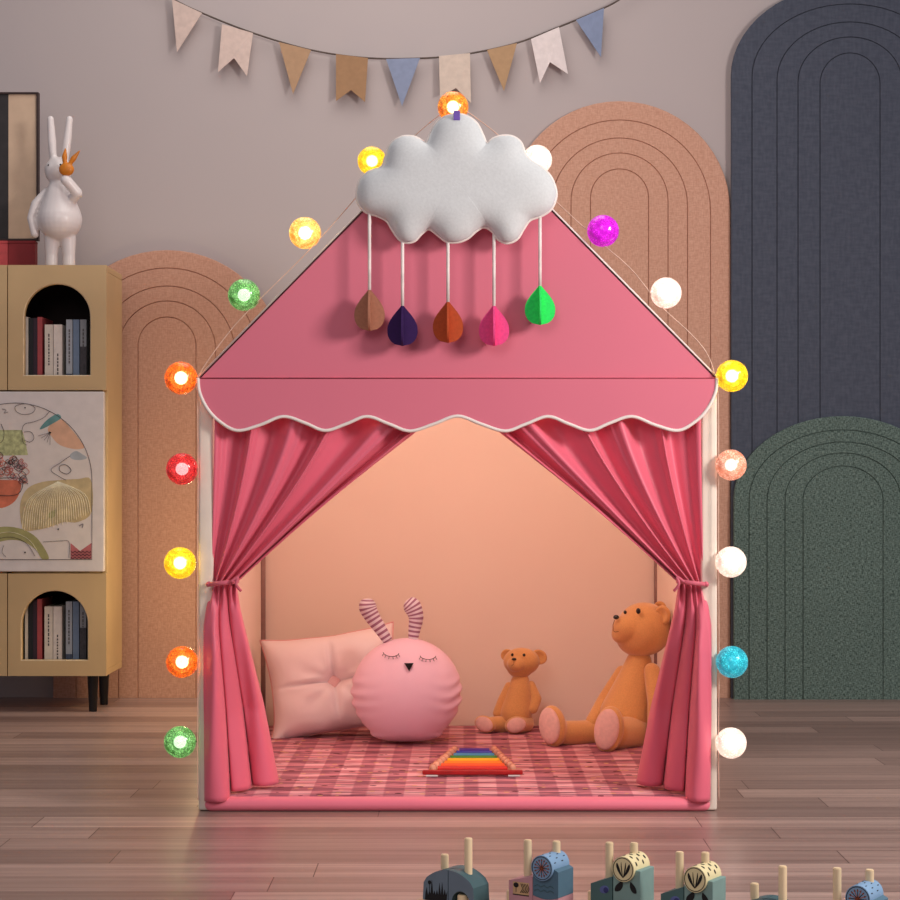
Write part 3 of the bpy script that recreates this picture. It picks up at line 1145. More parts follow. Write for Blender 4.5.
for cx_, cy_, tilt in ((391, 652, 0.06), (428, 655, 0.02)):
    bm = bmesh.new()
    arc = [(cx_ + 8 * math.cos(a), cy_ + 4.5 * math.sin(a) + tilt * 8 * math.cos(a)) for a in [PI * (0.06 + 0.88 * k / 12) for k in range(13)]]
    tube(bm, [on_plush(x, y) for x, y in arc], 0.0008, 6)
    for k in (1, 3, 5, 7, 9, 11):
        x, y = arc[k]
        tube(bm, [on_plush(x, y, 0.0006), on_plush(x + (x - cx_) * 0.22, y + 2.6)], 0.0007, 5)
    obj('closed_eye', bm, mat('black thread', (44, 34, 40), 0.8), pl)
bm = bmesh.new()
tri = [(404.2, 663), (413.6, 663), (409.2, 671)]
prism(bm, [on_plush(x, y, 0.0035) for x, y in tri], (0, 0.003, 0))
obj('nose', bm, mat('black felt', (26, 18, 22), 0.9), pl)

# ------------------------------------------------------------------ teddy bears
M_BEAR = mat('orange tan teddy fleece', (226, 164, 100), 0.95, 0.03, 300.0, 0.25, 0.001, sheen=0.5)
M_PAD = mat('pale pink paw felt', (236, 186, 176), 0.9, 0.03, 120)
M_EYE = mat('black bead', (14, 12, 13), 0.2, spec=0.6)


def teddy(label, c):
    t = thing('teddy_bear', label, 'teddy bear', c['base'])
    for part in ('head', 'torso'):
        bm = bmesh.new()
        for e_ in c[part]:
            if e_[0] == 'e':
                ell(bm, e_[1], e_[2], e_[3] if len(e_) > 3 else None, 28)
            else:
                cap_hull(bm, e_[1], e_[2], e_[3], e_[4], 22)
        hd = obj(part, blob(bm, c['vox'], 6), M_BEAR, t, True)
        if part == 'head':
            for p, r, rot in c['eyes']:
                b2 = bmesh.new()
                ell(b2, p, r, rot, 14)
                obj('eye', b2, M_EYE, hd, True)
            b2 = bmesh.new()
            ell(b2, *c['nose'])
            obj('nose', b2, M_EYE, hd, True)
            b2 = bmesh.new()
            tube(b2, c['mouth'], c['mw'], 6)
            obj('mouth', b2, mat('brown mouth thread', (128, 70, 34), 0.9), hd, True)
    for p, r, rot in c['ears']:
        b2 = bmesh.new()
        ell(b2, p, r, rot, 24)
        # hollow the front of the ear
        k = b2.verts[:]
        inv = rot.transposed()
        for v_ in k:
            l_ = inv @ (v_.co - Vector(p))
            if l_.y < 0:
                rr_ = (l_.x / r[0]) ** 2 + (l_.z / r[2]) ** 2
                l_.y = -abs(l_.y) * (1 - 1.25 * max(0, 1 - rr_ * 1.3)) 
            v_.co = Vector(p) + rot @ l_
        obj('ear', b2, M_BEAR, t, True)
    for arm in c['arms']:
        bm = bmesh.new()
        for a, b, ra, rb in arm:
            cap_hull(bm, a, b, ra, rb, 20)
        obj('arm', blob(bm, c['vox'], 5), M_BEAR, t, True)
    for leg in c['legs']:
        bm = bmesh.new()
        for a, b, ra, rb in leg['caps']:
            cap_hull(bm, a, b, ra, rb, 20)
        ell(bm, leg['foot'], leg['fr'], leg['rot'], 28)
        lg = obj('leg', blob(bm, c['vox'], 5), M_BEAR, t, True)
        b2 = bmesh.new()
        fr = leg['fr']
        q = leg['foot'] + leg['rot'] @ Vector((0, -fr[1] * 0.62, 0))
        ell(b2, q, (fr[0] * 0.84, fr[1] * 0.44, fr[2] * 0.86), leg['rot'], 28)
        obj('paw_pad', b2, M_PAD, lg, True, label='pale pink sole')
    return t


def E(x, y, z):
    return Euler((math.radians(x), math.radians(y), math.radians(z))).to_matrix()


# big bear, turned to the left of the picture
u = 4.78 / F
HY = 4.80
Q = lambda px, py, Y=HY: P(px, py, Y)
rh = E(0, 0, -52)       # turns -Y (the face) towards the left
big = dict(
    base=Vector((Q(625, 0).x, 4.8, MZ)), vox=0.0042,
    head=[('e', Q(644, 629), (28 * u, 28 * u, 27 * u)), ('e', Q(640, 638), (24 * u, 24 * u, 19 * u)),
          ('e', Q(627, 628, HY - 0.03), (15 * u, 15 * u, 13.5 * u)), ('e', Q(622, 634, HY - 0.03), (11 * u, 11 * u, 10 * u))],
    torso=[('c', Q(627, 716), Q(635, 685), 28 * u, 20 * u), ('c', Q(635, 685), Q(639, 662), 20 * u, 13 * u)],
    eyes=[(Q(638.3, 611, HY - 0.0615), (2.5 * u, 1.5 * u, 3.0 * u), E(0, 0, -30)), (Q(625.2, 612.3, HY - 0.0445), (1.8 * u, 1.5 * u, 1.9 * u), E(0, 0, -50))],
    nose=(Q(616.2, 617.2, HY - 0.055), (3.3 * u, 2.6 * u, 2.3 * u), E(0, 0, -45)),
    mouth=[Q(614.5, 620, HY - 0.053), Q(613.0, 625, HY - 0.05), Q(613.2, 631, HY - 0.05), Q(615.5, 632, HY - 0.056), Q(618.5, 631.5, HY - 0.064)], mw=0.0008,
    ears=[(Q(662.5, 615, HY - 0.045), (9 * u, 5 * u, 9.5 * u), E(0, 10, -35)), (Q(660, 610, HY + 0.04), (8 * u, 4.5 * u, 9 * u), E(0, 0, -35))],
    arms=[[(Q(652, 671, HY - 0.04), Q(657.5, 704, HY - 0.07), 8.5 * u, 10 * u), (Q(657.5, 704, HY - 0.07), Q(655, 735, HY - 0.09), 10 * u, 8 * u)],
          [(Q(622, 672, HY + 0.035), Q(605, 700, HY + 0.04), 7 * u, 8 * u), (Q(605, 700, HY + 0.04), Q(592, 722, HY + 0.0), 8 * u, 7 * u)]],
    legs=[dict(caps=[(Q(608, 733, 4.84), Q(563, 733, 4.75), 14 * u, 12 * u)], foot=Q(553, 726, 4.733), fr=(14 * u, 11 * u, 21.0 * u), rot=E(-8, -14, -32)),
          dict(caps=[(Q(636, 733, 4.78), Q(615, 734, 4.68), 19 * u, 14.5 * u)], foot=Q(609, 729.5, 4.645), fr=(15 * u, 11 * u, 23.2 * u), rot=E(-8, 6, -24))])
teddy('large orange-brown teddy bear sitting beside the curtain with its head raised', big)

# small bear
u2 = 4.98 / F
SY = 5.0
Q2 = lambda px, py, Y=SY: P(px, py, Y)
small = dict(
    base=Vector((Q2(516, 0).x, SY, MZ)), vox=0.003,
    head=[('e', Q2(521.5, 661.5), (18.5 * u2, 15 * u2, 14 * u2)), ('e', Q2(520, 667), (13.5 * u2, 13 * u2, 11.5 * u2)),
          ('e', Q2(516.5, 664, SY - 0.026), (9.5 * u2, 9 * u2, 8 * u2))],
    torso=[('c', Q2(516, 712), Q2(519.5, 690), 16.5 * u2, 12 * u2), ('c', Q2(519.5, 690), Q2(520.5, 681), 12 * u2, 9 * u2)],
    eyes=[(Q2(512.3, 654.8, SY - 0.033), (1.4 * u2, 1 * u2, 1.6 * u2), None), (Q2(524.0, 655.0, SY - 0.036), (1.5 * u2, 1 * u2, 1.5 * u2), None)],
    nose=(Q2(514, 659.2, SY - 0.047), (2.4 * u2, 1.4 * u2, 1.4 * u2)),
    mouth=[Q2(514, 661, SY - 0.049), Q2(513.8, 664, SY - 0.0505), Q2(511.5, 666, SY - 0.048)], mw=0.0005,
    ears=[(Q2(507, 655, SY + 0.004), (6.5 * u2, 3.4 * u2, 6 * u2), E(0, -25, -10)), (Q2(539, 657, SY + 0.004), (8.4 * u2, 4 * u2, 7.4 * u2), E(0, 25, 0))],
    arms=[[(Q2(509, 686), Q2(503, 700), 4.4 * u2, 5.4 * u2), (Q2(503, 700), Q2(497.5, 713), 5.4 * u2, 5 * u2)],
          [(Q2(531, 685), Q2(536, 699, SY - 0.01), 4.6 * u2, 5.8 * u2), (Q2(536, 699, SY - 0.01), Q2(533, 709, SY - 0.02), 5.8 * u2, 5 * u2)]],
    legs=[dict(caps=[(Q2(506, 724, SY), Q2(490, 724, 4.965), 9 * u2, 7 * u2)], foot=Q2(485, 724, 4.957), fr=(11 * u2, 7 * u2, 8.2 * u2), rot=E(-6, 22, -14)),
          dict(caps=[(Q2(525, 723, SY), Q2(519, 725, 4.955), 9.5 * u2, 7.5 * u2)], foot=Q2(516, 725, 4.945), fr=(11.5 * u2, 7.5 * u2, 8.6 * u2), rot=E(-6, -14, 4))])
teddy('small orange-brown teddy bear sitting against the tent back wall', small)

# ------------------------------------------------------------------ xylophone
XY0, XY1 = floorY(775.5, MZ), floorY(754.5, MZ)
xc = (P(472, 0, XY0).x + P(477, 0, XY1).x) / 2
xyl = thing('xylophone', 'small rainbow xylophone with wooden rails lying on the checked mat', 'xylophone', (xc, (XY0 + XY1) / 2, MZ))
M_RAIL = mat('pinkish beech', (222, 160, 132), 0.6, 0.08)
cols = [('red', (206, 26, 22)), ('orange red', (236, 84, 24)), ('orange', (244, 130, 14)), ('yellow', (246, 186, 20)), ('green', (50, 140, 44)), ('light blue', (50, 146, 196)), ('blue', (30, 52, 186)), ('purple', (64, 22, 150))]
zr0 = MZ + 0.001
FLx, FRx = P(431, 0, XY0).x, P(514, 0, XY0).x
BLx, BRx = P(456, 0, XY1).x, P(493, 0, XY1).x
for a, b in ((FLx, BLx), (FRx, BRx)):
    bm = bmesh.new()
    for k in range(1):
        prism(bm, [Vector((a - 0.008, XY0 - 0.004, zr0)), Vector((a + 0.008, XY0 - 0.004, zr0)), Vector((b + 0.008, XY1 + 0.01, zr0)), Vector((b - 0.008, XY1 + 0.01, zr0))], (0, 0, 0.008))
    obj('rail', bm, M_RAIL, xyl)
obj('crosspiece', boxbm((P(422.5, 0, XY0).x, XY0 - 0.018, zr0 + 0.003), (P(522.5, 0, XY0).x, XY0 - 0.0045, zr0 + 0.0125), 0.002), mat('dark red wood', (168, 24, 24), 0.5), xyl, label='dark red front bar')
for px in (432, 514):
    X = P(px, 0, XY0).x
    obj('foot', boxbm((X - 0.013, XY0 - 0.017, zr0 - 0.0005), (X + 0.013, XY0 - 0.0055, zr0 + 0.0028)), M_PIPE, xyl, label='white foot')
N = 8
for k, (nm, rgb) in enumerate(cols):
    t_ = (k + 0.5) / N
    y = XY0 + t_ * (XY1 - XY0)
    xa = FLx + (BLx - FLx) * t_
    xb = FRx + (BRx - FRx) * t_
    hy = (XY1 - XY0) / N * 0.46
    bar = obj('bar', boxbm((xa + 0.011, y - hy, zr0 + 0.0085), (xb - 0.011, y + hy, zr0 + 0.0145), 0.0015), mat('xylophone ' + nm, rgb, 0.6, 0.03), xyl, label=nm + ' bar')
    for x in (xa, xb):
        for dy in (-0.5, 0.5):
            bm = bmesh.new()
            ell(bm, (x, y + dy * hy, zr0 + 0.0125), (0.0078, 0.0078, 0.009), seg=14)
            obj('peg', bm, M_RAIL if dy < 0 else mat('tan peg', (206, 130, 104), 0.5), xyl, True)
bm = bmesh.new()

# ------------------------------------------------------------------ cloud mobile
KY = TY - 0.038
cl_pts = [(357, 193), (360, 181), (369, 172), (382, 167), (386, 156), (391, 144), (402, 137), (414, 137), (422, 141), (427, 143), (431, 133), (438, 122), (448, 116), (458, 114.5), (468, 117), (477, 124), (483, 136), (487, 144),
          (493, 139), (503, 136), (513, 137), (521, 143), (525, 154), (530, 160), (541, 167), (550, 176), (555, 187), (556, 197), (551, 209), (541, 216), (530, 220), (524, 228), (517, 239), (507, 243), (498, 239), (492, 231), (484, 227),
          (476, 231), (468, 238), (458, 242), (447, 241.5), (439, 236), (433, 231), (428, 229), (421, 234), (415, 240.5), (407, 242.5), (399, 239), (392, 229), (387, 221), (378, 216), (366, 212), (359, 204)]
cl = [(p.x, p.y) for p in catmull([(x, y, 0) for x, y in cl_pts], 4, True)]
cloud = thing('cloud_mobile', 'white stuffed cloud with five coloured felt raindrops hung on the tent gable', 'cloud decoration', P(457, 180, KY))
cpx, cpy = 457.0, 184.0
NR = 22


seg_mid = []
for i in range(len(cl)):
    (ax, ay), (bx2, by2) = cl[i], cl[(i + 1) % len(cl)]
    for k_ in (0.25, 0.75):
        seg_mid.append((ax + (bx2 - ax) * k_, ay + (by2 - ay) * k_, math.hypot(bx2 - ax, by2 - ay) / 2))


def dist(x, y):
    """soft distance to the outline"""
    t_ = sum(L_ / ((x - ax) ** 2 + (y - ay) ** 2 + 0.3) ** 2 for ax, ay, L_ in seg_mid)
    return (2 / PI * t_) ** (-1 / 3)


bm = bmesh.new()
frac = [1 - (1 - k / NR) ** 1.6 for k in range(NR + 1)]    # 0 centre .. 1 rim
frac = [k / NR for k in range(NR + 1)]
frac = [math.sin(PI / 2 * f_) for f_ in frac]
prevF = prevB = None
hs = {}
n = len(cl)
pf = [None] * (NR + 1)
pb = [None] * (NR + 1)
for k in range(NR + 1):
    rowF, rowB = [], []
    for i in range(n):
        x = cpx + (cl[i][0] - cpx) * frac[k]
        y = cpy + (cl[i][1] - cpy) * frac[k]
        d = dist(x, y) if k < NR else 0.0
        a = min(1, d / 30)
        h = 0.038 * math.sqrt(max(0, 1 - (1 - a) ** 2))
        rowF.append(P(x, y, KY) + Vector((0, -h, 0)))
        rowB.append(P(x, y, KY) + Vector((0, h * 0.5, 0)))
    pf[k], pb[k] = rowF, rowB
# relax the puff a little so that it has no ridges
for _ in range(4):
    for rows in (pf, pb):
        new = [[q.y for q in r] for r in rows]
        for k in range(1, NR):
            for i in range(n):
                new[k][i] = (rows[k - 1][i].y + rows[k + 1][i].y + rows[k][i - 1].y + rows[k][(i + 1) % n].y + 2 * rows[k][i].y) / 6
        for k in range(1, NR):
            for i in range(n):
                rows[k][i].y = new[k][i]
for rows, in ((pf,), (pb,)):
    c0 = bm.verts.new(rows[1][0].lerp(rows[1][n // 2], 0.5))
    vr = [[bm.verts.new(q) for q in r] for r in rows[1:]]
    for i in range(n):
        bm.faces.new((c0, vr[0][i], vr[0][(i + 1) % n]))
        for A_, B_ in zip(vr, vr[1:]):
            bm.faces.new((A_[i], A_[(i + 1) % n], B_[(i + 1) % n], B_[i]))
bmesh.ops.remove_doubles(bm, verts=bm.verts, dist=1e-5)
M_CLOUD = mat('white felt', (212, 215, 217), 0.95, 0.02, 200, 0.25, 0.001, sheen=0.3)
M_WCORD = mat('white cotton cord', (238, 226, 222), 0.8)
cb = obj('cloud_pillow', bm, M_CLOUD, cloud, True)
bm = bmesh.new()
tube(bm, [P(x, y, KY) for x, y in cl], 0.0032, 8, True)
obj('piping', bm, M_PIPE, cb, True)
bm = bmesh.new()
box(bm, P(453.5, 120, KY - 0.027), P(460.0, 110.5, KY - 0.027) + Vector((0, 0.0025, 0)), 0.0006)
box(bm, P(453.5, 112, KY - 0.0245), P(460.0, 110.5, KY - 0.0245) + Vector((0, 0.03, 0)), 0.0006)
obj('hanging_loop', bm, mat('violet ribbon', (112, 84, 176), 0.6), cloud, label='violet ribbon loop')
drops = [(369.5, 213, 288, 331, (170, 112, 88), 'brown'), (402.5, 240, 304, 346, (50, 16, 80), 'dark purple'), (448, 241, 300, 343, (184, 76, 36), 'rust orange'), (494, 232, 304, 346, (238, 76, 142), 'hot pink'), (540, 217, 284, 325, (46, 232, 104), 'bright green')]
for px, y0, yt, yb, rgb, nm in drops:
    bm = bmesh.new()
    tube(bm, [P(px, y0 - 4, KY), P(px, (y0 + yt) / 2, KY), P(px, yt + 2, KY)], 0.0033, 8)
    cd = obj('cord', bm, M_WCORD, cloud, True, label='white cord')
    hw, hgt = 15.2, yb - yt
    half = []
    for k in range(25):
        t_ = k / 24
        # half width along the height of a drop
        if t_ < 0.62:
            wv = hw * (math.sin(t_ / 0.62 * PI / 2) ** 1.15)
        else:
            wv = hw * math.sqrt(max(0, 1 - ((t_ - 0.62) / 0.38) ** 2.4))
        half.append((wv, yt + hgt * t_))
    s_ = KY / F
    bm = bmesh.new()
    base = P(px, 0, KY)
    th = 0.0038
    for rot in (0, PI / 2):
        dirv = Vector((math.cos(rot), math.sin(rot), 0))
        nv = Vector((-math.sin(rot), math.cos(rot), 0)) * th
        ring = [Vector((base.x, KY, 0)) + dirv * (w_ * s_) + Vector((0, 0, CZ + (CY - y_) * s_)) for w_, y_ in half]
        ring += [Vector((base.x, KY, 0)) - dirv * (w_ * s_) + Vector((0, 0, CZ + (CY - y_) * s_)) for w_, y_ in reversed(half[1:-1])]
        prism(bm, [p - nv / 2 for p in ring], nv)
    obj('raindrop', bm, mat('felt ' + nm, rgb, 0.85, 0.04, 200, 0.2), cloud, label=nm + ' felt raindrop')

# ------------------------------------------------------------------ string lights
LYY = TY - 0.004
sl = thing('string_lights', 'string of coloured glass globe lights running round the tent outline', 'string lights', P(457, 105, LYY))
wire_l = [(198, 800), (197.5, 742), (198, 662), (197.5, 563), (198, 469), (197.5, 400), (198, 377), (226, 336), (252, 307), (316, 243), (382, 168), (420, 131), (455, 103)]
wire_r = [(455, 103), (497, 134), (530, 170), (557, 202), (598, 240), (632, 270), (660, 305), (690, 333), (706, 352), (714, 372), (718, 396), (718.5, 465), (718.5, 562), (719, 662), (718.5, 743), (719, 800)]
bm = bmesh.new()
for L in (wire_l, wire_r):
    tube(bm, catmull([P(x, y, LYY - (0.0 if y > 380 else 0.002)) for x, y in L], 6), 0.001, 6)
obj('wire', bm, mat('pale copper wire', (226, 190, 170), 0.45), sl, True)


def globe_mat(nm, rgb, dark, glow, alpha=0.78):
    w_ = NT('globe glass ' + nm)
    v_ = w_.coords()
    vo_ = w_.n('ShaderNodeTexVoronoi', i_Scale=190.0, feature='DISTANCE_TO_EDGE')
    w_.l(v_, vo_.inputs['Vector'])
    nz_ = w_.n('ShaderNodeTexNoise', i_Scale=70.0, i_Detail=3.0)
    w_.l(v_, nz_.inputs['Vector'])
    f_ = w_.math('MULTIPLY', w_.ramp(vo_.outputs[0], 0.0, 0.2), w_.ramp(nz_.outputs[0], 0.35, 0.62), clamp=True)
    c_ = w_.mix(f_, lin(dark), lin(rgb))
    w_.l(c_, w_.b.inputs['Base Color'])
    w_.l(c_, w_.b.inputs['Emission Color'])
    w_.b.inputs['Emission Strength'].default_value = glow
    w_.b.inputs['Roughness'].default_value = 0.12
    w_.b.inputs['Alpha'].default_value = alpha
    w_.bump(vo_.outputs[0], 0.3, 0.001)
    return w_.m


G = {'amber': ((255, 176, 60), (150, 70, 10)), 'yellow': ((255, 224, 40), (186, 140, 0)), 'white': ((255, 248, 240), (226, 196, 178)), 'gold': ((255, 224, 140), (196, 130, 30)),
     'green': ((150, 215, 130), (36, 90, 30)), 'orange': ((255, 140, 30), (150, 50, 5)), 'red': ((240, 60, 60), (130, 10, 16)), 'magenta': ((236, 40, 236), (150, 0, 150)), 'peach': ((255, 206, 180), (190, 110, 80)), 'cyan': ((70, 214, 226), (10, 120, 140))}
GM = {k: globe_mat(k, a, b, {'white': 0.72, 'peach': 0.62, 'gold': 0.7}.get(k, 0.75)) for k, (a, b) in G.items()}
CORE = {k: emit('glow ' + k, tuple(int(c_ * 0.45 + 255 * 0.55) if k not in ('magenta', 'cyan') else int(c_ * 0.9 + 25) for c_ in G[k][0]), {'magenta': 1.6, 'cyan': 1.6, 'green': 9.0, 'red': 10.0, 'white': 7.0, 'peach': 8.0}.get(k, 24.0)) for k in G}
HALO = {k: globe_mat('halo ' + k, tuple(int(c_ * 0.6 + 255 * 0.4) for c_ in G[k][0]) if k not in ('magenta', 'cyan') else G[k][0], tuple(int(c_ * 0.8) for c_ in G[k][0]), 1.0, 0.45) for k in G}  # glowing material of the added shell inside each bulb
M_SOCK = mat('dark bulb socket', (70, 52, 44), 0.5)
bulbs = [(453, 107, 'amber', 15.5), (372, 161, 'yellow', 14.5), (537, 160, 'white', 15), (305, 233, 'gold', 16), (244, 295, 'green', 16), (181, 378, 'orange', 16.5), (182, 469, 'red', 16), (180, 563, 'yellow', 16), (182, 662, 'orange', 16), (180, 742, 'green', 16),
         (603, 231, 'magenta', 16), (666, 293, 'white', 15.5), (732, 376, 'yellow', 16), (731, 465, 'peach', 15.5), (731, 562, 'white', 15.5), (732, 662, 'cyan', 16), (731, 743, 'white', 15.5)]
near = [p for p in catmull([(x, y, 0) for x, y in wire_l], 6)] + [p for p in catmull([(x, y, 0) for x, y in wire_r], 6)]
for px, py, cn, r in bulbs:
    Yb = LYY + 0.004
    s_ = Yb / F
    c0 = P(px, py, Yb)
    wp = min(near, key=lambda p: (p.x - px) ** 2 + (p.y - py) ** 2)
    wq = P(wp.x, wp.y, LYY)
    d = wq - c0
    dn_ = d.normalized() if d.length > 1e-6 else Vector((0, 1, 0))
    bm = bmesh.new()
    bmesh.ops.create_icosphere(bm, subdivisions=4, radius=r * s_, matrix=Matrix.Translation(c0))
    gb = obj('globe_bulb', bm, GM[cn], sl, True, loc=c0, label=cn + ' glass globe bulb')
    bm = bmesh.new()
    ell(bm, c0, (r * s_ * 0.4,) * 3, seg=20)
    obj('glowing_core', bm, CORE[cn], gb, True)
    bm = bmesh.new()
    bmesh.ops.create_icosphere(bm, subdivisions=3, radius=r * s_ * 0.68, matrix=Matrix.Translation(c0))
    obj('glow_shell', bm, HALO[cn], gb, True)  # added shell, not a bulb part; fades the core's glow outwards
    bm = bmesh.new()
    back = Vector((0, 1, 0)) * 0.9 + (dn_ if d.length > r * s_ * 0.5 else Vector((0, 1, 0))) * 0.5
    back.normalize()
    cyl(bm, c0 + back * r * s_ * 0.93, c0 + back * (r * s_ + 0.012), 0.0075, 0.0055, 14)
    if (wq - c0).length > r * s_:
        tube(bm, [c0 + back * (r * s_ + 0.011), wq], 0.0012, 6)
    obj('socket', bm, M_SOCK, gb)

# ------------------------------------------------------------------ wooden toy train in the foreground
M_BEECH = mat('pale beech dowel', (232, 208, 170), 0.55, 0.05, 20, 0.1, stretch=(1, 1, 0.1))
M_BASE = mat('beech train base', (222, 190, 156), 0.6, 0.06, 25, 0.05)
M_SLATE = mat('slate blue paint', (106, 122, 136), 0.6, 0.03)
M_SLATED = mat('dark teal paint', (62, 92, 98), 0.6, 0.03)
M_TEAL = mat('sea green paint', (122, 152, 148), 0.6, 0.03)
M_TEALD = mat('deep teal paint', (72, 104, 104), 0.6, 0.03)
M_MAUVE = mat('mauve pink paint', (190, 140, 148), 0.6, 0.03)
M_BLUE = mat('soft blue paint', (124, 158, 192), 0.6, 0.03)
M_BLU2 = mat('teal blue paint', (78, 110, 130), 0.6, 0.03)
M_CRM = mat('cream paint', (226, 212, 166), 0.6, 0.03)
M_INK = mat('black print', (24, 22, 24), 0.8)
M_PRINT = mat('tan print', (196, 160, 120), 0.8)
M_RUST = mat('rust print', (176, 92, 62), 0.8)
TA = math.radians(-32)                     # direction of the train: right and nearer
TR = Matrix.Rotation(TA, 3, 'Z')
ZW = 0.031                                 # top of the car base


def car(label, px, Y, parts):
    o0 = Vector(((px - CX) * Y / F, Y, 0))
    t = thing('toy_train_car', label, 'toy train', o0, 'wooden toy train cars')
    W = lambda x, y, z: o0 + TR @ Vector((x * 0.93, y * 0.93, 0)) + Vector((0, 0, z if z < ZW else ZW + (z - ZW) * 0.97))

    def add(name, bm, m, parent=None, smooth=False, lab=None, autos=None):
        # bm built in the car's own axes
        for v_ in bm.verts:
            v_.co = W(v_.co.x, v_.co.y, v_.co.z)
        return obj(name, bm, m, parent or t, smooth, label=lab, autos=autos)
    add('base', boxbm((-0.062, -0.028, 0.014), (0.062, 0.028, ZW - 0.0005), 0.004), M_BASE)
    for sx in (-0.036, 0.036):
        for sy in (-1, 1):
            bm = bmesh.new()
            cyl(bm, (sx, sy * 0.0285, 0.0135), (sx, sy * 0.0365, 0.0135), 0.0135, seg=24)
            add('wheel', bm, M_BEECH, smooth=True, autos=40)
    parts(add)
    return t


def dowel(add, x, y, z0, z1, r=0.0065):
    bm = bmesh.new()
    cyl(bm, (x, y, z0), (x, y, z1), r, seg=24)
    bmesh.ops.bevel(bm, geom=[e_ for e_ in bm.edges if len(e_.link_faces) == 2 and e_.calc_face_angle(0) > 1], offset=0.0012, segments=2, affect='EDGES')
    add('peg', bm, M_BEECH, smooth=True, autos=40)


def dome_car(add):
    # two slate blocks that together make a hump, the right one with an arched opening
    yf, yb = -0.024, 0.024
    for s in (-1, 1):
        prof = [(0.0006, 0.0), (0.0006, 0.051)]
        for k in range(1, 9):
            x = 0.048 * k / 8
            prof.append((x, 0.051 - 0.020 * (k / 8) ** 2.0 - (0.004 if k == 8 else 0)))
        prof.append((0.0495, 0.0))
        if s == 1:
            hole = [(0.042 - 0.0, 0.0)]
            for k in range(13):
                a = PI * k / 12
                hole.append((0.024 + 0.017 * math.cos(a), 0.002 + 0.018 * math.sin(a)))
            hole.append((0.007, 0.0))
            outline = prof[:-1] + [(0.0495, 0.0)] + hole
        else:
            outline = prof
        bm = bmesh.new()
        prism(bm, [Vector((s * x, yf, ZW + z)) for x, z in outline], (0, yb - yf, 0))
        for f_ in bm.faces:
            f_.normal_update()
            if abs(f_.normal.y) < 0.5:
                f_.material_index = 1
        bl = add('block', bm, [M_SLATE, M_SLATED])
        if s == -1:
            bm = bmesh.new()
            r_ = random.Random(2)
            pts = [(-0.045, 0.0)]
            for k in range(9):
                x = -0.044 + k * 0.005
                pts.append((x, 0.007 + r_.random() * 0.004))
                pts.append((x + 0.0024, 0.014 + r_.random() * 0.006 + (0.014 if k in (2, 5, 6) else 0)))
            pts.append((-0.003, 0.0))
            prism(bm, [Vector((x, yf - 0.0006, ZW + z)) for x, z in pts], (0, 0.0005, 0))
            cyl(bm, (-0.036, yf - 0.0006, ZW + 0.028), (-0.036, yf - 0.0001, ZW + 0.028), 0.0032, seg=12)
            box(bm, (-0.0364, yf - 0.0006, ZW + 0.01), (-0.0356, yf - 0.0001, ZW + 0.028))
            add('print', bm, M_INK, bl, lab='black printed grass and flower')
    dowel(add, 0.022, -0.014, ZW, ZW + 0.0135, 0.009)
    dowel(add, -0.022, 0.0, ZW + 0.046, ZW + 0.070)
    dowel(add, 0.024, 0.0, ZW + 0.04, ZW + 0.1)


def barrel(add, x0, zc, r, m_side, m_face, kind):
    yf, yb = -0.031, 0.026
    bm = bmesh.new()
    cyl(bm, (x0, yf, zc), (x0, yb, zc), r, seg=40)
    for f_ in bm.faces:
        f_.normal_update()
        f_.material_index = 1 if abs(f_.normal.y) > 0.9 else 0
    o = add('barrel', bm, [m_side, m_face], smooth=True, autos=40)
    bm = bmesh.new()
    ringp = [Vector((x0 + r * 0.9 * math.cos(2 * PI * k / 32), yf - 0.0004, zc + r * 0.9 * math.sin(2 * PI * k / 32))) for k in range(32)]
    tube(bm, ringp, 0.0006, 5, True)
    if kind == 'sun':
        for k in range(16):
            a = 2 * PI * k / 16
            tube(bm, [Vector((x0, yf - 0.0004, zc)), Vector((x0 + r * 0.74 * math.cos(a), yf - 0.0004, zc + r * 0.74 * math.sin(a)))], 0.0006, 5, mi=k % 2)
            cyl(bm, (x0 + r * 0.62 * math.cos(a), yf - 0.0008, zc + r * 0.62 * math.sin(a)), (x0 + r * 0.62 * math.cos(a), yf, zc + r * 0.62 * math.sin(a)), 0.0013, seg=8, mi=(k + 1) % 2)
    else:
        for s_ in (-1, -0.3, 0.45, 1.05):
            pts = [(0, -0.68), (s_ * 0.42, -0.25), (s_ * 0.62, 0.2), (s_ * 0.55, 0.62 - abs(s_) * 0.15), (s_ * 0.36, 0.15), (s_ * 0.2, -0.25)]
            q = catmull([(x, z, 0) for x, z in pts], 4, True)
            prism(bm, [Vector((x0 + p.x * r, yf - 0.0006, zc + p.y * r)) for p in q], (0, 0.0005, 0), 0)
    add('emblem', bm, [M_INK, M_RUST], o, lab='printed emblem on the barrel end')
    # marks along the barrel's top
    bm = bmesh.new()
    for i in range(4):
        for j in range(4):
            a = math.radians(24 + 40 * j + 20 * (i % 2))
            y = yf + 0.012 + i * 0.012
            nrm = Vector((math.cos(a), 0, math.sin(a)))
            c_ = Vector((x0, y, zc)) + nrm * (r + 0.0001)
            rot = nrm.to_track_quat('Y', 'Z').to_matrix()
            if kind == 'sun':
                ell(bm, c_, (0.0034, 0.0004, 0.0009), rot, 10)
            else:
                ell(bm, c_, (0.0024, 0.0004, 0.0036), rot, 10)
    add('marks', bm, M_INK, o, lab='black printed spots')


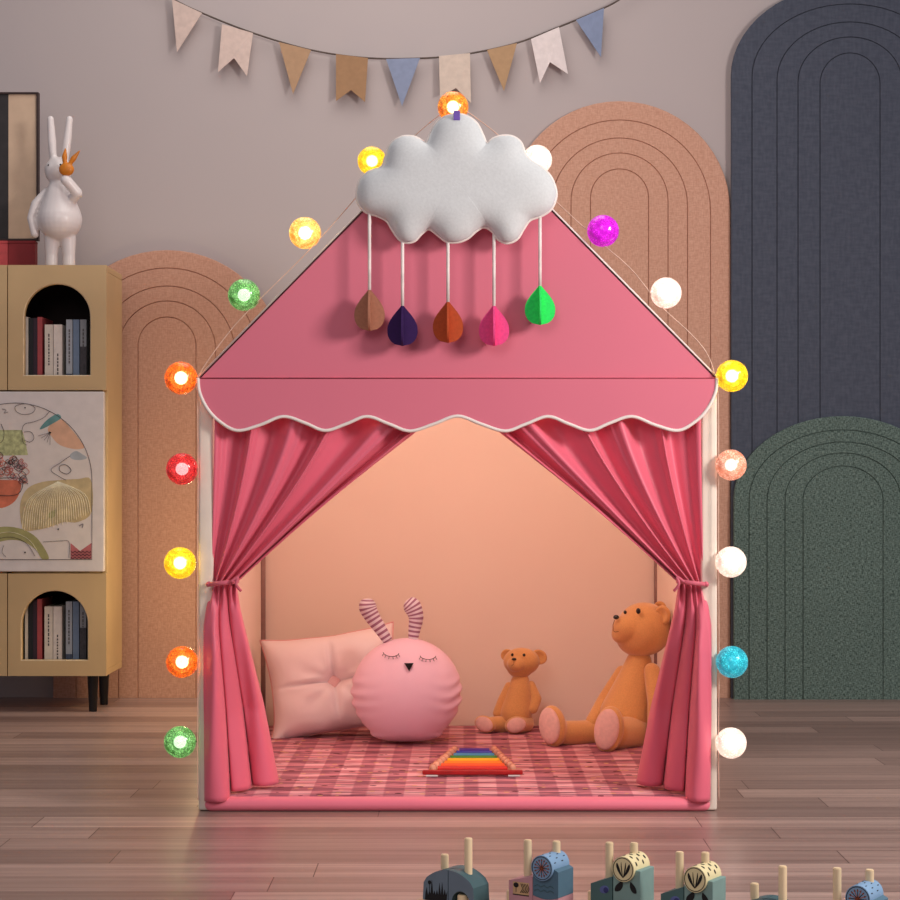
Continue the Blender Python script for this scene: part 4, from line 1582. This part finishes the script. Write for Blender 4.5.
def owl_car(add):
    yf, yb = -0.025, 0.025
    # low dark wedge on the left
    bm = bmesh.new()
    prism(bm, [Vector((x, yf, ZW + z)) for x, z in ((-0.046, 0), (-0.0065, 0), (-0.0065, 0.047), (-0.046, 0.033))], (0, yb - yf, 0))
    lo = add('block', bm, M_TEALD, lab='low dark teal block')
    bm = bmesh.new()
    ell(bm, (-0.021, yf - 0.0002, ZW + 0.026), (0.0085, 0.0006, 0.006), E(0, -14, 0))
    ell(bm, (-0.018, yf - 0.0007, ZW + 0.0255), (0.0045, 0.0006, 0.0045), mi=1)
    add('print', bm, [mat('violet blue print', (88, 98, 150), 0.8), mat('indigo print', (50, 52, 104), 0.8)], lo)
    # tall right block
    bm = bmesh.new()
    box(bm, (-0.0055, yf, ZW), (0.044, yb, ZW + 0.061), 0.0015)
    hi = add('block', bm, M_TEAL, lab='tall sea green block')
    bm = bmesh.new()
    for s_, x in ((-1, 0.006), (1, 0.031)):
        q = catmull([(-0.0075, -0.007, 0), (-0.006, 0.001, 0), (0.002, 0.008, 0), (0.006, 0.009, 0), (0.0065, 0.001, 0), (0.001, -0.006, 0)], 4, True)
        prism(bm, [Vector((x + (p.x if s_ < 0 else -p.x) * (1 if s_ < 0 else 0.8), yf - 0.0007, ZW + 0.033 + p.y)) for p in q], (0, 0.0006, 0))
    tube(bm, catmull([Vector((-0.005, yf - 0.0004, ZW + 0.007)), Vector((0.016, yf - 0.0004, ZW + 0.006)), Vector((0.043, yf - 0.0004, ZW + 0.013))], 5), 0.0006, 5)
    add('print', bm, M_INK, hi, lab='two black printed leaves')
    barrel(add, 0.016, ZW + 0.062, 0.0195, M_CRM, M_CRM, 'leaf')
    dowel(add, -0.026, 0.002, ZW + 0.03, ZW + 0.095)
    dowel(add, 0.014, 0.012, ZW + 0.076, ZW + 0.0965)


def sun_car(add):
    yf, yb = -0.025, 0.025
    bm = bmesh.new()
    prism(bm, [Vector((x, yf, ZW + z)) for x, z in ((-0.046, 0), (-0.0015, 0), (-0.0015, 0.047), (-0.046, 0.037))], (0, yb - yf, 0))
    lo = add('block', bm, M_MAUVE, lab='low mauve pink block')
    bm = bmesh.new()
    box(bm, (-0.038, yf - 0.0005, ZW + 0.016), (-0.008, yf - 0.0001, ZW + 0.036), mi=1)
    ell(bm, (-0.032, yf - 0.0006, ZW + 0.031), (0.005, 0.0005, 0.004), seg=12)
    box(bm, (-0.0325, yf - 0.0009, ZW + 0.02), (-0.0315, yf - 0.0005, ZW + 0.03))
    for k in range(5):
        tube(bm, catmull([Vector((-0.024 + k * 0.003, yf - 0.0007, ZW + 0.02)), Vector((-0.02 + k * 0.003, yf - 0.0007, ZW + 0.026)), Vector((-0.023 + k * 0.003, yf - 0.0007, ZW + 0.034))], 4), 0.0007, 5)
    box(bm, (-0.038, yf - 0.0009, ZW + 0.0155), (-0.008, yf - 0.0004, ZW + 0.017))
    add('print', bm, [M_INK, M_PRINT], lo, lab='tan printed square with a small tree')
    # tall block: mauve foot, teal blue top with a wavy division
    wavy = [(-0.0005 + 0.0465 * k / 12, 0.018 - 0.004 * math.sin(k / 12 * PI * 1.0)) for k in range(13)]
    bm = bmesh.new()
    prism(bm, [Vector((x, yf, ZW + z)) for x, z in [(-0.0005, 0.0)] + wavy + [(0.046, 0.0)]], (0, yb - yf, 0))
    add('block', bm, M_MAUVE, lab='mauve pink foot block')
    bm = bmesh.new()
    prism(bm, [Vector((x, yf, ZW + z)) for x, z in [(p[0], p[1] + 0.0004) for p in wavy] + [(0.046, 0.058), (0.038, 0.062), (-0.0005, 0.060)]], (0, yb - yf, 0))
    hi = add('block', bm, M_BLU2, lab='teal blue block')
    bm = bmesh.new()
    for r_ in range(2):
        tube(bm, catmull([Vector((0.002 + k * 0.006, yf - 0.0004, ZW + 0.027 + r_ * 0.007 + (0.0015 if k % 2 else -0.0015))) for k in range(7)], 4), 0.0005, 5)
    add('print', bm, M_SLATED, hi, lab='dark wavy lines')
    barrel(add, 0.019, ZW + 0.063, 0.0195, M_BLUE, M_BLUE, 'sun')
    dowel(add, -0.026, 0.002, ZW + 0.03, ZW + 0.098)
    dowel(add, 0.021, 0.014, ZW + 0.078, ZW + 0.0985)


def stub(add, x=-0.058):
    dowel(add, x, 0.0, ZW - 0.002, ZW + 0.016, 0.0062)


car('slate blue humped toy train car with a black grass print and an arched opening', 456, 2.98, dome_car)
car('mauve and teal blue toy train car with a flower on its blue barrel', 541, 2.95, lambda add: (sun_car(add), stub(add)))
car('sea green toy train car with a spotted cream barrel, next to the mauve car', 623, 2.945, lambda add: (owl_car(add), stub(add)))
car('sea green toy train car with a spotted cream barrel, just past the tent corner', 694, 2.87, owl_car)
car('toy train car cut off by the lower edge, two bare pegs showing', 768, 2.765, dome_car)
car('toy train car with a blue barrel, last of the train at the picture corner', 853, 2.735, sun_car)

# ------------------------------------------------------------------ light
def area(name, loc, target, size, power, rgb, size_y=None):
    d = bpy.data.lights.new(name, 'AREA')
    d.energy = power
    d.color = lin(rgb)[:3]
    d.size = size
    if size_y:
        d.shape = 'RECTANGLE'
        d.size_y = size_y
    o = bpy.data.objects.new(name, d)
    COL.objects.link(o)
    o.location = loc
    o.rotation_euler = (Vector(target) - Vector(loc)).to_track_quat('-Z', 'Y').to_euler()
    return o


def point(name, loc, power, rgb, r):
    d = bpy.data.lights.new(name, 'POINT')
    d.energy = power
    d.color = lin(rgb)[:3]
    d.shadow_soft_size = r
    o = bpy.data.objects.new(name, d)
    COL.objects.link(o)
    o.location = loc
    return o


area('key_light', (1.95, 2.45, 1.6), (0.1, 4.1, 0.75), 0.55, 56, (255, 247, 240))
area('overhead_fill', (-0.3, 4.75, 2.9), (-0.3, 5.0, 0), 1.6, 23, (255, 246, 238))  # added unseen overhead fill, set back to light the wall, not the gable
area('front_fill', (-0.7, 0.2, 2.4), (-0.3, 4.4, 0.5), 1.6, 30, (255, 244, 236))  # added soft fill from above the camera for the tent front and floor
point('tent_lamp', (TXC, 4.36, 0.95), 5.6, (255, 233, 222), 0.07)
point('hidden_warm_fill', (-0.64, 5.5, 0.42), 5.2, (255, 226, 172), 0.06)  # added lamp hidden behind the tent, stands in for warm bulb spill

wd = bpy.data.worlds.new('room ambient')
S.world = wd
wd.use_nodes = True
bg = wd.node_tree.nodes['Background']
bg.inputs[0].default_value = lin((208, 208, 222))
bg.inputs[1].default_value = 0.34

S.view_settings.view_transform = 'Standard'
S.view_settings.look = 'None'
S.view_settings.exposure = 0.0
S.view_settings.gamma = 1.0
S.view_settings.use_curve_mapping = False
